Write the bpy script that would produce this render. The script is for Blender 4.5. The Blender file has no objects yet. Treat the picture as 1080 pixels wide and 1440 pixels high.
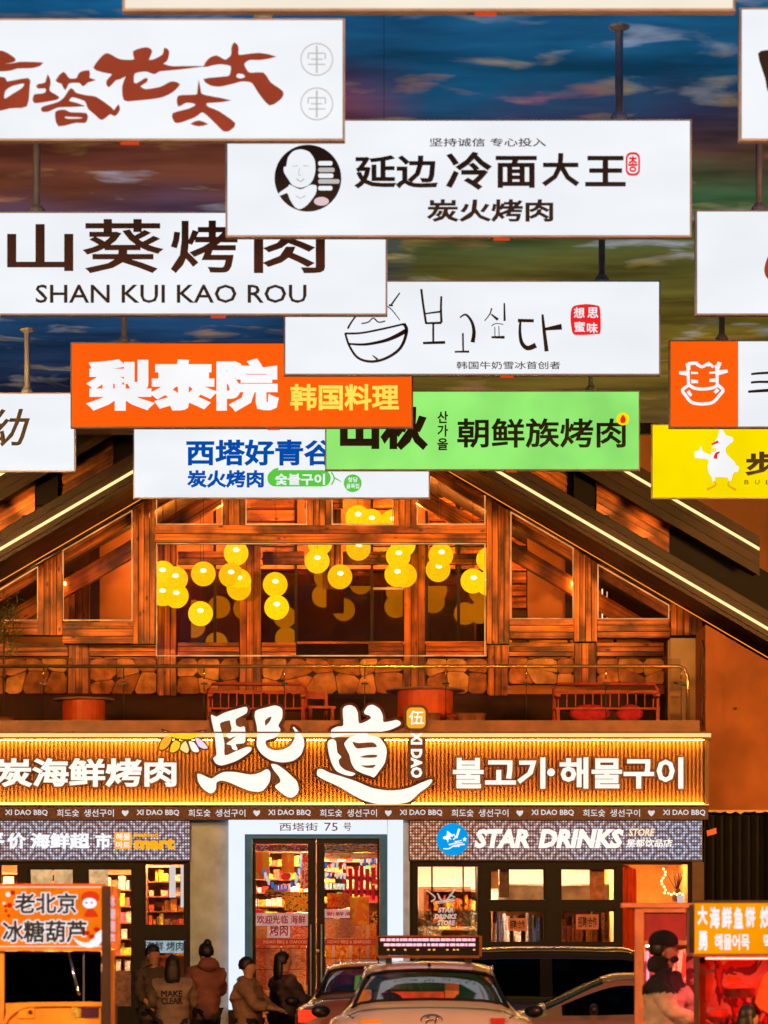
import bpy, math, random
from mathutils import Vector, Matrix
random.seed(7)
R = math.radians
S = bpy.context.scene
COL = S.collection
# ------------------------------------------------------------------ camera
F = 4500.0            # focal length in photo pixels (photo 1080 x 1440)
CX, HY, H = 540.0, 1345.0, 1.55   # principal column, horizon row, eye height
cd = bpy.data.cameras.new('camera'); cam = bpy.data.objects.new('camera', cd); COL.objects.link(cam)
cam.location = (0, 0, H); cam.rotation_euler = (R(90), 0, 0)
cd.sensor_fit = 'VERTICAL'; cd.sensor_height = 36; cd.sensor_width = 27; cd.lens = F / 1440 * 36
cd.shift_y = (HY - 720) / 1440; cd.clip_end = 2000; cd.clip_start = .1
cd.dof.use_dof = True; cd.dof.focus_distance = 47; cd.dof.aperture_fstop = 3.7
S.camera = cam
# ------------------------------------------------------------------ world and light
w = bpy.data.worlds.new('World'); S.world = w; w.use_nodes = True
wn = w.node_tree.nodes; bg = wn['Background']
sky = wn.new('ShaderNodeTexSky'); sky.sky_type = 'NISHITA'; sky.sun_disc = False
sky.sun_elevation = R(-6); sky.sun_rotation = R(200)
w.node_tree.links.new(sky.outputs[0], bg.inputs[0]); bg.inputs[1].default_value = 0.35
S.view_settings.view_transform = 'Standard'; S.view_settings.look = 'None'
S.view_settings.exposure = 0; S.view_settings.gamma = 1
S.render.engine = 'CYCLES'
c = S.cycles; c.use_denoising = True; c.max_bounces = 7; c.diffuse_bounces = 3; c.glossy_bounces = 3
c.transparent_max_bounces = 16; c.transmission_bounces = 4; c.caustics_reflective = False; c.caustics_refractive = False
c.sample_clamp_indirect = 4.0

def area(name, loc, target, sx, sy, energy, col, spread=180):
    l = bpy.data.lights.new(name, 'AREA'); l.shape = 'RECTANGLE'; l.size = sx; l.size_y = sy
    l.energy = energy; l.color = col; l.spread = R(spread)
    o = bpy.data.objects.new(name, l); COL.objects.link(o); o.location = loc
    o.rotation_euler = (Vector(target) - Vector(loc)).to_track_quat('-Z', 'Y').to_euler()
    return o
# street floodlights that stand outside the frame, left and right of the road
area('street_floodlight', (-9.5, 33, 6.5), (-1.5, 51, 8.0), 1.6, 1.0, 440, (1, .42, .085), 60)
area('street_floodlight', (10.5, 34, 5.0), (1.5, 51, 7.8), 1.6, 1.0, 370, (1, .42, .085), 60)
area('street_floodlight', (-7.5, 15, 6.5), (1, 30, 1), 1.5, 1.0, 1700, (1, .46, .17))
area('street_floodlight', (8.5, 17, 5.5), (0, 30, 1), 1.5, 1.0, 1700, (1, .36, .11))

# ------------------------------------------------------------------ helpers
def wx(px, Y): return (px - CX) * Y / F
def wz(py, Y): return H + (HY - py) * Y / F
def P(px, py, Y): return Vector((wx(px, Y), Y, wz(py, Y)))

def tag(o, label=None, cat=None, group=None, kind=None):
    for k, v in (('label', label), ('category', cat), ('group', group), ('kind', kind)):
        if v: o[k] = v
    return o
def thing(name, loc, label, cat, group=None, rz=0):
    o = bpy.data.objects.new(name, None); COL.objects.link(o)
    o.location = loc; o.rotation_euler = (0, 0, rz); o.empty_display_size = .2
    return tag(o, label, cat, group)
def origin(o):
    v = Vector((0, 0, 0))
    while o: v += Vector(o.location); o = o.parent
    return v
def link(name, me, m=None, parent=None, local=False):
    if m is not None and not me.materials:
        me.materials.append(m)
    o = bpy.data.objects.new(name, me); COL.objects.link(o)
    if parent:
        o.parent = parent
        if not local: me.transform(Matrix.Translation(-origin(parent)))
    return o
def mesh(verts, faces, smooth=False, name='mesh'):
    me = bpy.data.meshes.new(name); me.from_pydata([tuple(v) for v in verts], [], faces); me.update()
    if smooth: me.polygons.foreach_set('use_smooth', [True] * len(me.polygons))
    return me
BF = [(0, 1, 3, 2), (4, 6, 7, 5), (0, 4, 5, 1), (2, 3, 7, 6), (0, 2, 6, 4), (1, 5, 7, 3)]
def box(name, x0, x1, y0, y1, z0, z1, m, parent=None, kind=None, local=False):
    v = [(x, y, z) for x in (x0, x1) for y in (y0, y1) for z in (z0, z1)]
    o = link(name, mesh(v, BF), m, parent, local)
    if kind: o['kind'] = kind
    return o
def pbox(name, px0, py0, px1, py1, Y, d, m, parent=None, kind=None):
    """box whose front face covers the given photo rectangle at distance Y"""
    return box(name, wx(px0, Y), wx(px1, Y), Y, Y + d, wz(py1, Y), wz(py0, Y), m, parent, kind)
def boxes(name, lst, m, parent=None, kind=None, local=False):
    v, f = [], []
    for (x0, x1, y0, y1, z0, z1) in lst:
        b = len(v); v += [(x, y, z) for x in (x0, x1) for y in (y0, y1) for z in (z0, z1)]
        f += [tuple(i + b for i in q) for q in BF]
    o = link(name, mesh(v, f), m, parent, local)
    if kind: o['kind'] = kind
    return o
def prism(name, pts, y0, y1, m, parent=None, local=False):
    """polygon in (x,z), extruded y0..y1"""
    n = len(pts); v = [(x, y0, z) for x, z in pts] + [(x, y1, z) for x, z in pts]
    f = [tuple(range(n)), tuple(range(2 * n - 1, n - 1, -1))] + [(i, i + n, (i + 1) % n + n, (i + 1) % n) for i in range(n)]
    return link(name, mesh(v, f), m, parent, local)
def pprism(name, pts, Y, d, m, parent=None):
    return prism(name, [(wx(a, Y), wz(b, Y)) for a, b in pts], Y, Y + d, m, parent)
def tube(name, pts, r, m, parent=None, seg=8, local=False, radii=None):
    v, f = [], []
    pts = [Vector(p) for p in pts]
    for i, p in enumerate(pts):
        t = (pts[min(i + 1, len(pts) - 1)] - pts[max(i - 1, 0)]).normalized()
        a = t.orthogonal().normalized() if abs(t.z) > .9 else t.cross(Vector((0, 0, 1))).normalized()
        b = t.cross(a); rr = radii[i] if radii else r
        for k in range(seg):
            an = 2 * math.pi * k / seg
            v.append(p + (a * math.cos(an) + b * math.sin(an)) * rr)
    for i in range(len(pts) - 1):
        for k in range(seg):
            f.append((i * seg + k, i * seg + (k + 1) % seg, (i + 1) * seg + (k + 1) % seg, (i + 1) * seg + k))
    f.append(tuple(range(seg))[::-1]); f.append(tuple(range((len(pts) - 1) * seg, len(pts) * seg)))
    return link(name, mesh(v, f, True), m, parent, local)
def ball_mesh(c, rx, ry, rz, seg=20, rings=12, fn=None):
    v, f = [], []
    for i in range(rings + 1):
        th = math.pi * i / rings
        for k in range(seg):
            ph = 2 * math.pi * k / seg
            d = Vector((math.sin(th) * math.cos(ph), math.sin(th) * math.sin(ph), math.cos(th)))
            q = fn(d) if fn else 1
            v.append((c[0] + d.x * rx * q, c[1] + d.y * ry * q, c[2] + d.z * rz * q))
    for i in range(rings):
        for k in range(seg):
            a, b = i * seg + k, i * seg + (k + 1) % seg
            f.append((a, a + seg, b + seg, b))
    return mesh(v, f, True)
def ball(name, c, r, m, parent=None, local=False, seg=20, rings=12, fn=None):
    if not isinstance(r, (tuple, list)): r = (r, r, r)
    return link(name, ball_mesh(c, *r, seg, rings, fn), m, parent, local)
def lathe(name, c, prof, m, parent=None, seg=20, local=False):
    v, f = [], []
    for r, z in prof:
        for k in range(seg):
            a = 2 * math.pi * k / seg; v.append((c[0] + r * math.cos(a), c[1] + r * math.sin(a), c[2] + z))
    for i in range(len(prof) - 1):
        for k in range(seg):
            f.append((i * seg + k, i * seg + (k + 1) % seg, (i + 1) * seg + (k + 1) % seg, (i + 1) * seg + k))
    f.append(tuple(range(seg))[::-1]); f.append(tuple(range((len(prof) - 1) * seg, len(prof) * seg)))
    return link(name, mesh(v, f), m, parent, local)
def copy_tree(o, parent=None):
    n = o.copy(); COL.objects.link(n); n.parent = parent
    for ch in list(o.children): copy_tree(ch, n)
    return n

# ---- flat lettering and drawing
def curve_mesh(cu):
    o = bpy.data.objects.new('tmp', cu); COL.objects.link(o)
    dg = bpy.context.evaluated_depsgraph_get(); dg.update()
    me = bpy.data.meshes.new_from_object(o.evaluated_get(dg))
    bpy.data.objects.remove(o); bpy.data.curves.remove(cu)
    return me
TC = {}
def raw_text(body, bold, shear=0, rot=False):
    """glyph outlines thickened by a chamfer, as (x, y, depth 0..1) vertices and faces"""
    k = (body, bold, shear, rot)
    if k not in TC:
        cu = bpy.data.curves.new('t', 'FONT'); cu.body = body; cu.size = 1; cu.shear = shear
        cu.resolution_u = 2; cu.fill_mode = 'FRONT'; cu.extrude = .02; cu.bevel_depth = bold * .9; cu.bevel_resolution = 0
        me = curve_mesh(cu); h = .02 + bold * .9
        vs = [(v.co.x, v.co.y, .5 - v.co.z / (2 * h)) for v in me.vertices]
        if rot: vs = [(y, -x, z) for x, y, z in vs]
        TC[k] = (vs, [tuple(p.vertices) for p in me.polygons]); bpy.data.meshes.remove(me)
    return TC[k]
def text(body, px0, py0, px1, py1, Y, m, parent, bold=.02, d=.012, name='lettering', back=None, grow=.05, shear=0, rot=False, bname='letter_backing', bd=.02):
    vs, fs = raw_text(body, bold, shear, rot)
    if not vs: return None
    xs = [a[0] for a in vs]; ys = [a[1] for a in vs]
    X0, X1, Z0, Z1 = wx(px0, Y), wx(px1, Y), wz(py1, Y), wz(py0, Y)
    sx = (X1 - X0) / max(1e-6, max(xs) - min(xs)); sz = (Z1 - Z0) / max(1e-6, max(ys) - min(ys))
    mx, my = min(xs), min(ys)
    tr = lambda q, Y_, d_: [(X0 + (a - mx) * sx, Y_ + z * d_, Z0 + (b - my) * sz) for a, b, z in q]
    o = link(name, mesh(tr(vs, Y, d), fs), m, parent)
    if back:
        v2, f2 = raw_text(body, bold + grow, shear, rot)
        link(bname, mesh(tr(v2, Y + d + .002, bd), f2), back, parent)
    return o
def smoothpoly(pts, n=4):
    out = []; N = len(pts)
    for i in range(N):
        p0, p1, p2, p3 = pts[i - 1], pts[i], pts[(i + 1) % N], pts[(i + 2) % N]
        for k in range(n):
            t = k / n
            q = [0.5 * ((2 * p1[j]) + (-p0[j] + p2[j]) * t * .75 + (2 * p0[j] - 5 * p1[j] + 4 * p2[j] - p3[j]) * t * t * .75 + (-p0[j] + 3 * p1[j] - 3 * p2[j] + p3[j]) * t ** 3 * .75 + (1 - .75) * 2 * (p2[j] - p1[j]) * t) for j in (0, 1)]
            out.append(q)
    return out
def glyph(polys, ox, oy, sc, Y, m, parent, name='lettering', d=.03, grow=0, smooth=3):
    """hand drawn outline(s): lists of points in crop pixels -> origin + p/sc photo pixels; even-odd fill"""
    cu = bpy.data.curves.new('g', 'CURVE'); cu.dimensions = '2D'; cu.fill_mode = 'FRONT'; cu.extrude = .002
    if grow: cu.bevel_depth = grow; cu.bevel_resolution = 0
    h = .002 + grow
    for pts in polys:
        pp = smoothpoly(pts, smooth) if smooth else pts
        sp = cu.splines.new('POLY'); sp.points.add(len(pp) - 1); sp.use_cyclic_u = True
        for q, s in zip(pp, sp.points):
            s.co = (wx(ox + q[0] / sc, Y), wz(oy + q[1] / sc, Y), 0, 1)
    me = curve_mesh(cu)
    vs = [(v.co.x, Y + (.5 - v.co.z / (2 * h)) * d, v.co.y) for v in me.vertices]; fs = [tuple(p.vertices) for p in me.polygons]
    bpy.data.meshes.remove(me)
    return link(name, mesh(vs, fs), m, parent)
def stroke_poly(pts, w0, w1=None):
    w1 = w0 if w1 is None else w1
    N = len(pts)
    if N > 2:
        q = []
        for i in range(N - 1):
            p0, p1, p2, p3 = pts[max(i - 1, 0)], pts[i], pts[i + 1], pts[min(i + 2, N - 1)]
            for k in range(5):
                t = k / 5
                q.append([0.5 * (2 * p1[j] + (-p0[j] + p2[j]) * t + (2 * p0[j] - 5 * p1[j] + 4 * p2[j] - p3[j]) * t * t + (-p0[j] + 3 * p1[j] - 3 * p2[j] + p3[j]) * t ** 3) for j in (0, 1)])
        q.append(pts[-1]); pts = q
    L, Rr = [], []; N = len(pts)
    for i, p in enumerate(pts):
        a, b = pts[max(i - 1, 0)], pts[min(i + 1, N - 1)]
        dx, dy = b[0] - a[0], b[1] - a[1]; l = math.hypot(dx, dy) or 1
        hw = (w0 + (w1 - w0) * i / max(1, N - 1)) / 2
        L.append((p[0] - dy / l * hw, p[1] + dx / l * hw)); Rr.append((p[0] + dy / l * hw, p[1] - dx / l * hw))
    return L + Rr[::-1]
def strokes(lst, ox, oy, sc, Y, m, parent, name='drawing', d=.008):
    """each stroke (points, start width, end width) in crop pixels, joined in one printed drawing"""
    v, f = [], []
    for pts, a, b in lst:
        pl = stroke_poly(pts, a, b); n = len(pl) // 2; base = len(v)
        v += [(wx(ox + x / sc, Y), Y, wz(oy + y / sc, Y)) for x, y in pl]
        for i in range(n - 1): f.append((base + i, base + i + 1, base + 2 * n - 2 - i, base + 2 * n - 1 - i))
    return link(name, mesh(v, f), m, parent)
def strokes_w(lst, *a, **k): return strokes([(p, q * 1.35 + 1, r * 1.35 + 1) for p, q, r in lst], *a, **k)
def disc_pts(cx, cy, r, n=28, ry=None): return [(cx + r * math.cos(2 * math.pi * i / n), cy + (ry or r) * math.sin(2 * math.pi * i / n)) for i in range(n)]
def rrect(x0, y0, x1, y1, r, n=5):
    o = []
    for cx, cy, a0 in ((x1 - r, y1 - r, 0), (x0 + r, y1 - r, 90), (x0 + r, y0 + r, 180), (x1 - r, y0 + r, 270)):
        for i in range(n + 1):
            a = R(a0 + 90 * i / n); o.append((cx + r * math.cos(a), cy + r * math.sin(a)))
    return o
# ------------------------------------------------------------------ materials
def nt(name):
    m = bpy.data.materials.new(name); m.use_nodes = True
    return m, m.node_tree.nodes, m.node_tree.links
def M(name, col, rough=.55, metal=0, var=.18, scale=6, bump=0, coat=0, emit=None, es=0, spec=.5):
    m, n, l = nt(name); b = n['Principled BSDF']
    b.inputs['Roughness'].default_value = rough; b.inputs['Metallic'].default_value = metal
    b.inputs['Coat Weight'].default_value = coat; b.inputs['Specular IOR Level'].default_value = spec
    g = n.new('ShaderNodeNewGeometry'); z = n.new('ShaderNodeTexNoise'); z.inputs['Scale'].default_value = scale; z.inputs['Detail'].default_value = 6
    l.new(g.outputs['Position'], z.inputs['Vector'])
    r = n.new('ShaderNodeValToRGB'); l.new(z.outputs[0], r.inputs[0])
    r.color_ramp.elements[0].position = .3; r.color_ramp.elements[1].position = .7
    r.color_ramp.elements[0].color = (*[v * (1 - var) for v in col], 1); r.color_ramp.elements[1].color = (*[min(1, v * (1 + var)) for v in col], 1)
    l.new(r.outputs[0], b.inputs['Base Color'])
    if bump:
        bp = n.new('ShaderNodeBump'); bp.inputs['Strength'].default_value = bump; bp.inputs['Distance'].default_value = .02
        z2 = n.new('ShaderNodeTexNoise'); z2.inputs['Scale'].default_value = scale * 5; z2.inputs['Detail'].default_value = 5
        l.new(g.outputs['Position'], z2.inputs['Vector']); l.new(z2.outputs[0], bp.inputs['Height']); l.new(bp.outputs[0], b.inputs['Normal'])
    if emit: b.inputs['Emission Color'].default_value = (*emit, 1); b.inputs['Emission Strength'].default_value = es
    return m
def E(name, col, s=1.0, var=.05, scale=1.2, stretch=(1, 1, 1)):
    """a lit translucent face or lamp, slightly uneven as LED-lit acrylic is"""
    m, n, l = nt(name); n.remove(n['Principled BSDF'])
    e = n.new('ShaderNodeEmission'); e.inputs[1].default_value = s
    g = n.new('ShaderNodeNewGeometry'); mp = n.new('ShaderNodeMapping'); mp.inputs['Scale'].default_value = stretch
    z = n.new('ShaderNodeTexNoise'); z.inputs['Scale'].default_value = scale; z.inputs['Detail'].default_value = 2
    l.new(g.outputs['Position'], mp.inputs[0]); l.new(mp.outputs[0], z.inputs['Vector'])
    r = n.new('ShaderNodeValToRGB'); l.new(z.outputs[0], r.inputs[0])
    r.color_ramp.elements[0].position = .3; r.color_ramp.elements[1].position = .7
    r.color_ramp.elements[0].color = (*[v * (1 - var) for v in col], 1); r.color_ramp.elements[1].color = (*[v * (1 + var) for v in col], 1)
    l.new(r.outputs[0], e.inputs[0]); l.new(e.outputs[0], n['Material Output'].inputs[0])
    return m
def wood(name, axis_rot=(0, 0, 0), c0=(.07, .014, .004), c1=(.86, .30, .06), rough=.5):
    """sawn boards: grain runs along X after the given rotation; each board shifted by its own random"""
    m, n, l = nt(name); b = n['Principled BSDF']; b.inputs['Roughness'].default_value = rough
    g = n.new('ShaderNodeNewGeometry'); mp = n.new('ShaderNodeMapping'); mp.inputs['Rotation'].default_value = axis_rot
    oi = n.new('ShaderNodeObjectInfo'); ad = n.new('ShaderNodeVectorMath'); ad.operation = 'ADD'
    mu = n.new('ShaderNodeVectorMath'); mu.operation = 'SCALE'; mu.inputs[0].default_value = (31, 17, 23)
    l.new(oi.outputs['Random'], mu.inputs['Scale'])
    l.new(g.outputs['Position'], mp.inputs[0]); l.new(mp.outputs[0], ad.inputs[0]); l.new(mu.outputs[0], ad.inputs[1])
    sc = n.new('ShaderNodeMapping'); sc.inputs['Scale'].default_value = (.32, 15, 15); l.new(ad.outputs[0], sc.inputs[0])
    z = n.new('ShaderNodeTexNoise'); z.inputs['Scale'].default_value = 1.6; z.inputs['Detail'].default_value = 8; z.inputs['Roughness'].default_value = .65; z.inputs['Distortion'].default_value = .6
    l.new(sc.outputs[0], z.inputs['Vector'])
    r = n.new('ShaderNodeValToRGB'); l.new(z.outputs[0], r.inputs[0])
    e = r.color_ramp.elements; e[0].position = .30; e[0].color = (*c0, 1); e[1].position = .68; e[1].color = (*c1, 1)
    # knots
    k = n.new('ShaderNodeMapping'); k.inputs['Scale'].default_value = (2.6, 6, 6); l.new(ad.outputs[0], k.inputs[0])
    v = n.new('ShaderNodeTexVoronoi'); v.inputs['Scale'].default_value = 1.1; l.new(k.outputs[0], v.inputs['Vector'])
    kr = n.new('ShaderNodeValToRGB'); kr.color_ramp.elements[0].position = .07; kr.color_ramp.elements[0].color = (.25, .2, .2, 1); kr.color_ramp.elements[1].position = .16; kr.color_ramp.elements[1].color = (1, 1, 1, 1)
    l.new(v.outputs['Distance'], kr.inputs[0])
    # board to board and weathering patches
    z2 = n.new('ShaderNodeTexNoise'); z2.inputs['Scale'].default_value = 1.3; z2.inputs['Detail'].default_value = 5; l.new(ad.outputs[0], z2.inputs['Vector'])
    r2 = n.new('ShaderNodeValToRGB'); r2.color_ramp.elements[0].position = .38; r2.color_ramp.elements[0].color = (.22, .17, .15, 1); r2.color_ramp.elements[1].position = .6; r2.color_ramp.elements[1].color = (1.3, 1.2, 1.05, 1); l.new(z2.outputs[0], r2.inputs[0])
    m1 = n.new('ShaderNodeMixRGB'); m1.blend_type = 'MULTIPLY'; m1.inputs[0].default_value = 1; l.new(r.outputs[0], m1.inputs[1]); l.new(kr.outputs[0], m1.inputs[2])
    m2 = n.new('ShaderNodeMixRGB'); m2.blend_type = 'MULTIPLY'; m2.inputs[0].default_value = 1; l.new(m1.outputs[0], m2.inputs[1]); l.new(r2.outputs[0], m2.inputs[2])
    l.new(m2.outputs[0], b.inputs['Base Color'])
    bp = n.new('ShaderNodeBump'); bp.inputs['Strength'].default_value = .5; bp.inputs['Distance'].default_value = .01; l.new(z.outputs[0], bp.inputs['Height']); l.new(bp.outputs[0], b.inputs['Normal'])
    return m
def glass(name, tint=(1, 1, 1), refl=.08, tr=.92, rough=.02, fk=.6):
    m, n, l = nt(name); n.remove(n['Principled BSDF'])
    t = n.new('ShaderNodeBsdfTransparent'); t.inputs[0].default_value = (*[v * tr for v in tint], 1)
    g = n.new('ShaderNodeBsdfGlossy'); g.inputs['Roughness'].default_value = rough
    fr = n.new('ShaderNodeLayerWeight'); fr.inputs[0].default_value = .2
    a = n.new('ShaderNodeMath'); a.operation = 'MULTIPLY_ADD'; a.inputs[1].default_value = fk; a.inputs[2].default_value = refl; a.use_clamp = True
    l.new(fr.outputs['Fresnel'], a.inputs[0])
    mx = n.new('ShaderNodeMixShader'); l.new(a.outputs[0], mx.inputs[0]); l.new(t.outputs[0], mx.inputs[1]); l.new(g.outputs[0], mx.inputs[2])
    l.new(mx.outputs[0], n['Material Output'].inputs[0])
    return m
WX = wood('wood_along_street'); WZ = wood('wood_upright', (0, R(90), 0))
SL = math.atan(.5836)
WDR = wood('wood_sloping_right', (0, -SL, 0)); WDL = wood('wood_sloping_left', (0, SL, 0))
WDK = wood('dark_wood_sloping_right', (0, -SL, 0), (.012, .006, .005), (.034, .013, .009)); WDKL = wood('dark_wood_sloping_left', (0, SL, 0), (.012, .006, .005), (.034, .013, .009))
WDX = wood('dark_wood_level', (0, 0, 0), (.035, .016, .010), (.12, .048, .028))
black = M('black_frame', (.006, .006, .008), .55, spec=.2)
darkm = M('dark_metal', (.03, .03, .035), .4, .6)
steel = M('pole_steel', (.20, .26, .36), .5, .0)
white_lit = E('lit_white_acrylic', (.88, .91, .95), 1.0, .045, .8, (1, 1, 2.4))
cream_lit = E('lit_cream_acrylic', (.93, .84, .70), 1.0, .04)
orange_lit = E('lit_orange_acrylic', (1.0, .115, .004), 1.0, .05)
green_lit = E('lit_green_acrylic', (.30, .83, .17), 1.0, .12, 1.3)
yellow_lit = E('lit_yellow_acrylic', (1.0, .76, .0), 1.0, .06)
ink = M('black_vinyl', (.006, .006, .008), .6)
brown_ink = M('dark_brown_vinyl', (.030, .006, .005), .6)
rust_ink = E('lit_rust_vinyl', (.33, .05, .022), 1.0, .08, 3)
blue_ink = E('lit_blue_vinyl', (.0, .075, .42), 1.0)
green_ink = E('lit_green_vinyl', (.11, .58, .05), 1.0)
dgreen_ink = M('dark_green_vinyl', (.004, .03, .012), .6)
grey_ink = E('lit_grey_vinyl', (.52, .50, .48), 1.0)
wtext = E('lit_white_lettering', (.95, .95, .97), 1.0)
ytext = E('lit_yellow_vinyl', (1, .78, .10), 1.0)
red_ink = E('lit_red_vinyl', (.85, .02, .02), 1.0)
stucco = M('stucco', (.36, .12, .035), .9, 0, .32, 1.1, .8)
# ------------------------------------------------------------------ ground
asphalt = M('asphalt', (.045, .043, .042), .6, 0, .3, 3, .4)
box('road', -60, 60, -20, 44.4, -.3, 0, asphalt, kind='structure')
box('ground', -200, 200, -100, 300, -1.3, -.31, M('soil', (.05, .045, .04), .9), kind='structure')
pav = M('pavement_stone', (.16, .15, .14), .8, 0, .25, 2, .3)
box('pavement', -20, 20, 44.5, 49.3, -.3, .13, pav, kind='structure')
box('kerb', -20, 20, 44.4, 44.5, -.3, .135, M('kerb_stone', (.22, .21, .20), .8), kind='structure')
for k in range(5):
    box('lane_marking', -.07, .07, 8 + k * 5, 10.5 + k * 5, .0, .004, M('road_paint', (.7, .7, .66), .6), kind='structure')

# ------------------------------------------------------------------ LED sky canopy over the street
def canopy_mat():
    m, n, l = nt('led_sky_screen'); n.remove(n['Principled BSDF'])
    g = n.new('ShaderNodeNewGeometry'); sp = n.new('ShaderNodeSeparateXYZ'); l.new(g.outputs['Position'], sp.inputs[0])
    def noise(scl, s, d=4, dist=0):
        mp = n.new('ShaderNodeMapping'); mp.inputs['Scale'].default_value = scl; l.new(g.outputs['Position'], mp.inputs[0])
        z = n.new('ShaderNodeTexNoise'); z.inputs['Scale'].default_value = s; z.inputs['Detail'].default_value = d; z.inputs['Distortion'].default_value = dist
        l.new(mp.outputs[0], z.inputs['Vector']); return z.outputs[0]
    def math_(op, a, b, c_=None):
        q = n.new('ShaderNodeMath'); q.operation = op
        for i, v in enumerate((a, b, c_)):
            if v is None: continue
            if isinstance(v, (int, float)): q.inputs[i].default_value = v
            else: l.new(v, q.inputs[i])
        return q.outputs[0]
    def ramp(src, els):
        r = n.new('ShaderNodeValToRGB'); l.new(src, r.inputs[0]); e = r.color_ramp.elements
        while len(e) < len(els): e.new(.5)
        for q, (p, cc) in zip(e, els): q.position = p; q.color = (*cc, 1)
        return r.outputs[0]
    def mix(a, b, fac, mode='MIX'):
        q = n.new('ShaderNodeMixRGB'); q.blend_type = mode
        if isinstance(fac, (int, float)): q.inputs[0].default_value = fac
        else: l.new(fac, q.inputs[0])
        l.new(a, q.inputs[1]) if not isinstance(a, tuple) else setattr(q.inputs[1], 'default_value', (*a, 1))
        l.new(b, q.inputs[2]) if not isinstance(b, tuple) else setattr(q.inputs[2], 'default_value', (*b, 1))
        return q.outputs[0]
    # position along the street, 26 m -> 0, 48.5 m -> 1, wobbled
    t = math_('MULTIPLY_ADD', sp.outputs[1], 1 / 22.5, -26 / 22.5)
    wob = math_('MULTIPLY_ADD', noise((.35, .12, 1), 1.6, 3), .16, -.08)
    t = math_('ADD', t, wob)
    left = ramp(t, [(0, (.004, .05, .13)), (.035, (.006, .07, .17)), (.10, (.010, .05, .12)), (.13, (.045, .012, .04)), (.17, (.11, .018, .03)), (.22, (.09, .022, .015)), (.32, (.085, .026, .014)), (.45, (.012, .03, .09)), (.62, (.008, .035, .09)), (.85, (.010, .012, .03)), (1, (.02, .014, .014))])
    right = ramp(t, [(0, (.006, .07, .15)), (.03, (.008, .07, .14)), (.05, (.008, .06, .14)), (.14, (.005, .05, .11)), (.22, (.02, .02, .05)), (.28, (.06, .03, .02)), (.36, (.025, .06, .025)), (.5, (.06, .055, .012)), (.72, (.11, .072, .008)), (.95, (.075, .045, .012))])
    xf = ramp(math_('MULTIPLY_ADD', sp.outputs[0], .28, .5), [(0.3, (0, 0, 0)), (.62, (1, 1, 1))])
    base = mix(left, right, xf)
    st = ramp(noise((.22, .26, 1), 5.0, 4, .3), [(.57, (0, 0, 0)), (.72, (1, 1, 1))])
    stc = ramp(noise((.3, .12, 1), 2.0, 2), [(.35, (.30, .07, .10)), (.5, (.38, .24, .02)), (.62, (.30, .33, .42))])
    c1 = mix(base, stc, math_('MULTIPLY', st, .42))
    dk = ramp(noise((.16, .34, 1), 3.3, 4), [(.34, (.50, .48, .48)), (.66, (1.25, 1.25, 1.25))])
    c2 = mix(c1, dk, 1.0, 'MULTIPLY')
    e = n.new('ShaderNodeEmission'); e.inputs[1].default_value = 1.5; l.new(c2, e.inputs[0]); l.new(e.outputs[0], n['Material Output'].inputs[0])
    return m
cm = canopy_mat()
CZ = 9.55
can = thing('led_canopy', (0, 30, CZ), 'wide overhead screen canopy glowing blue, purple and gold above the hanging signs', 'canopy')
CY0, CY1 = 10.0, 48.0
nx, ny = 6, 10
pw, pl = 16.8 / nx, (CY1 - CY0) / ny
pm = None
for i in range(nx):
    for j in range(ny):
        x0 = -8.4 + i * pw; y0 = CY0 + j * pl
        if pm is None:
            pm = mesh([(x, y, z) for x in (.002, pw - .002) for y in (.002, pl - .002) for z in (0, .08)], BF); pm.materials.append(cm)
        o = bpy.data.objects.new('screen_panel', pm); COL.objects.link(o); o.parent = can; o.location = (x0, y0 - 30, 0)
box('canopy_frame', -8.5, 8.5, CY0 - .1, CY1 + .1, CZ + .085, CZ + .3, black, can)
for s in (-1, 1):
    for j in range(4):
        tube('column', [(s * 8.45, 12 + j * 11.5, 0), (s * 8.45, 12 + j * 11.5, CZ)], .14, darkm, can)
box('edge_beam', -8.5, 8.5, CY1 - .05, CY1 + .12, CZ - .16, CZ - .003, M('bronze_beam', (.12, .06, .03), .5), can)

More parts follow.
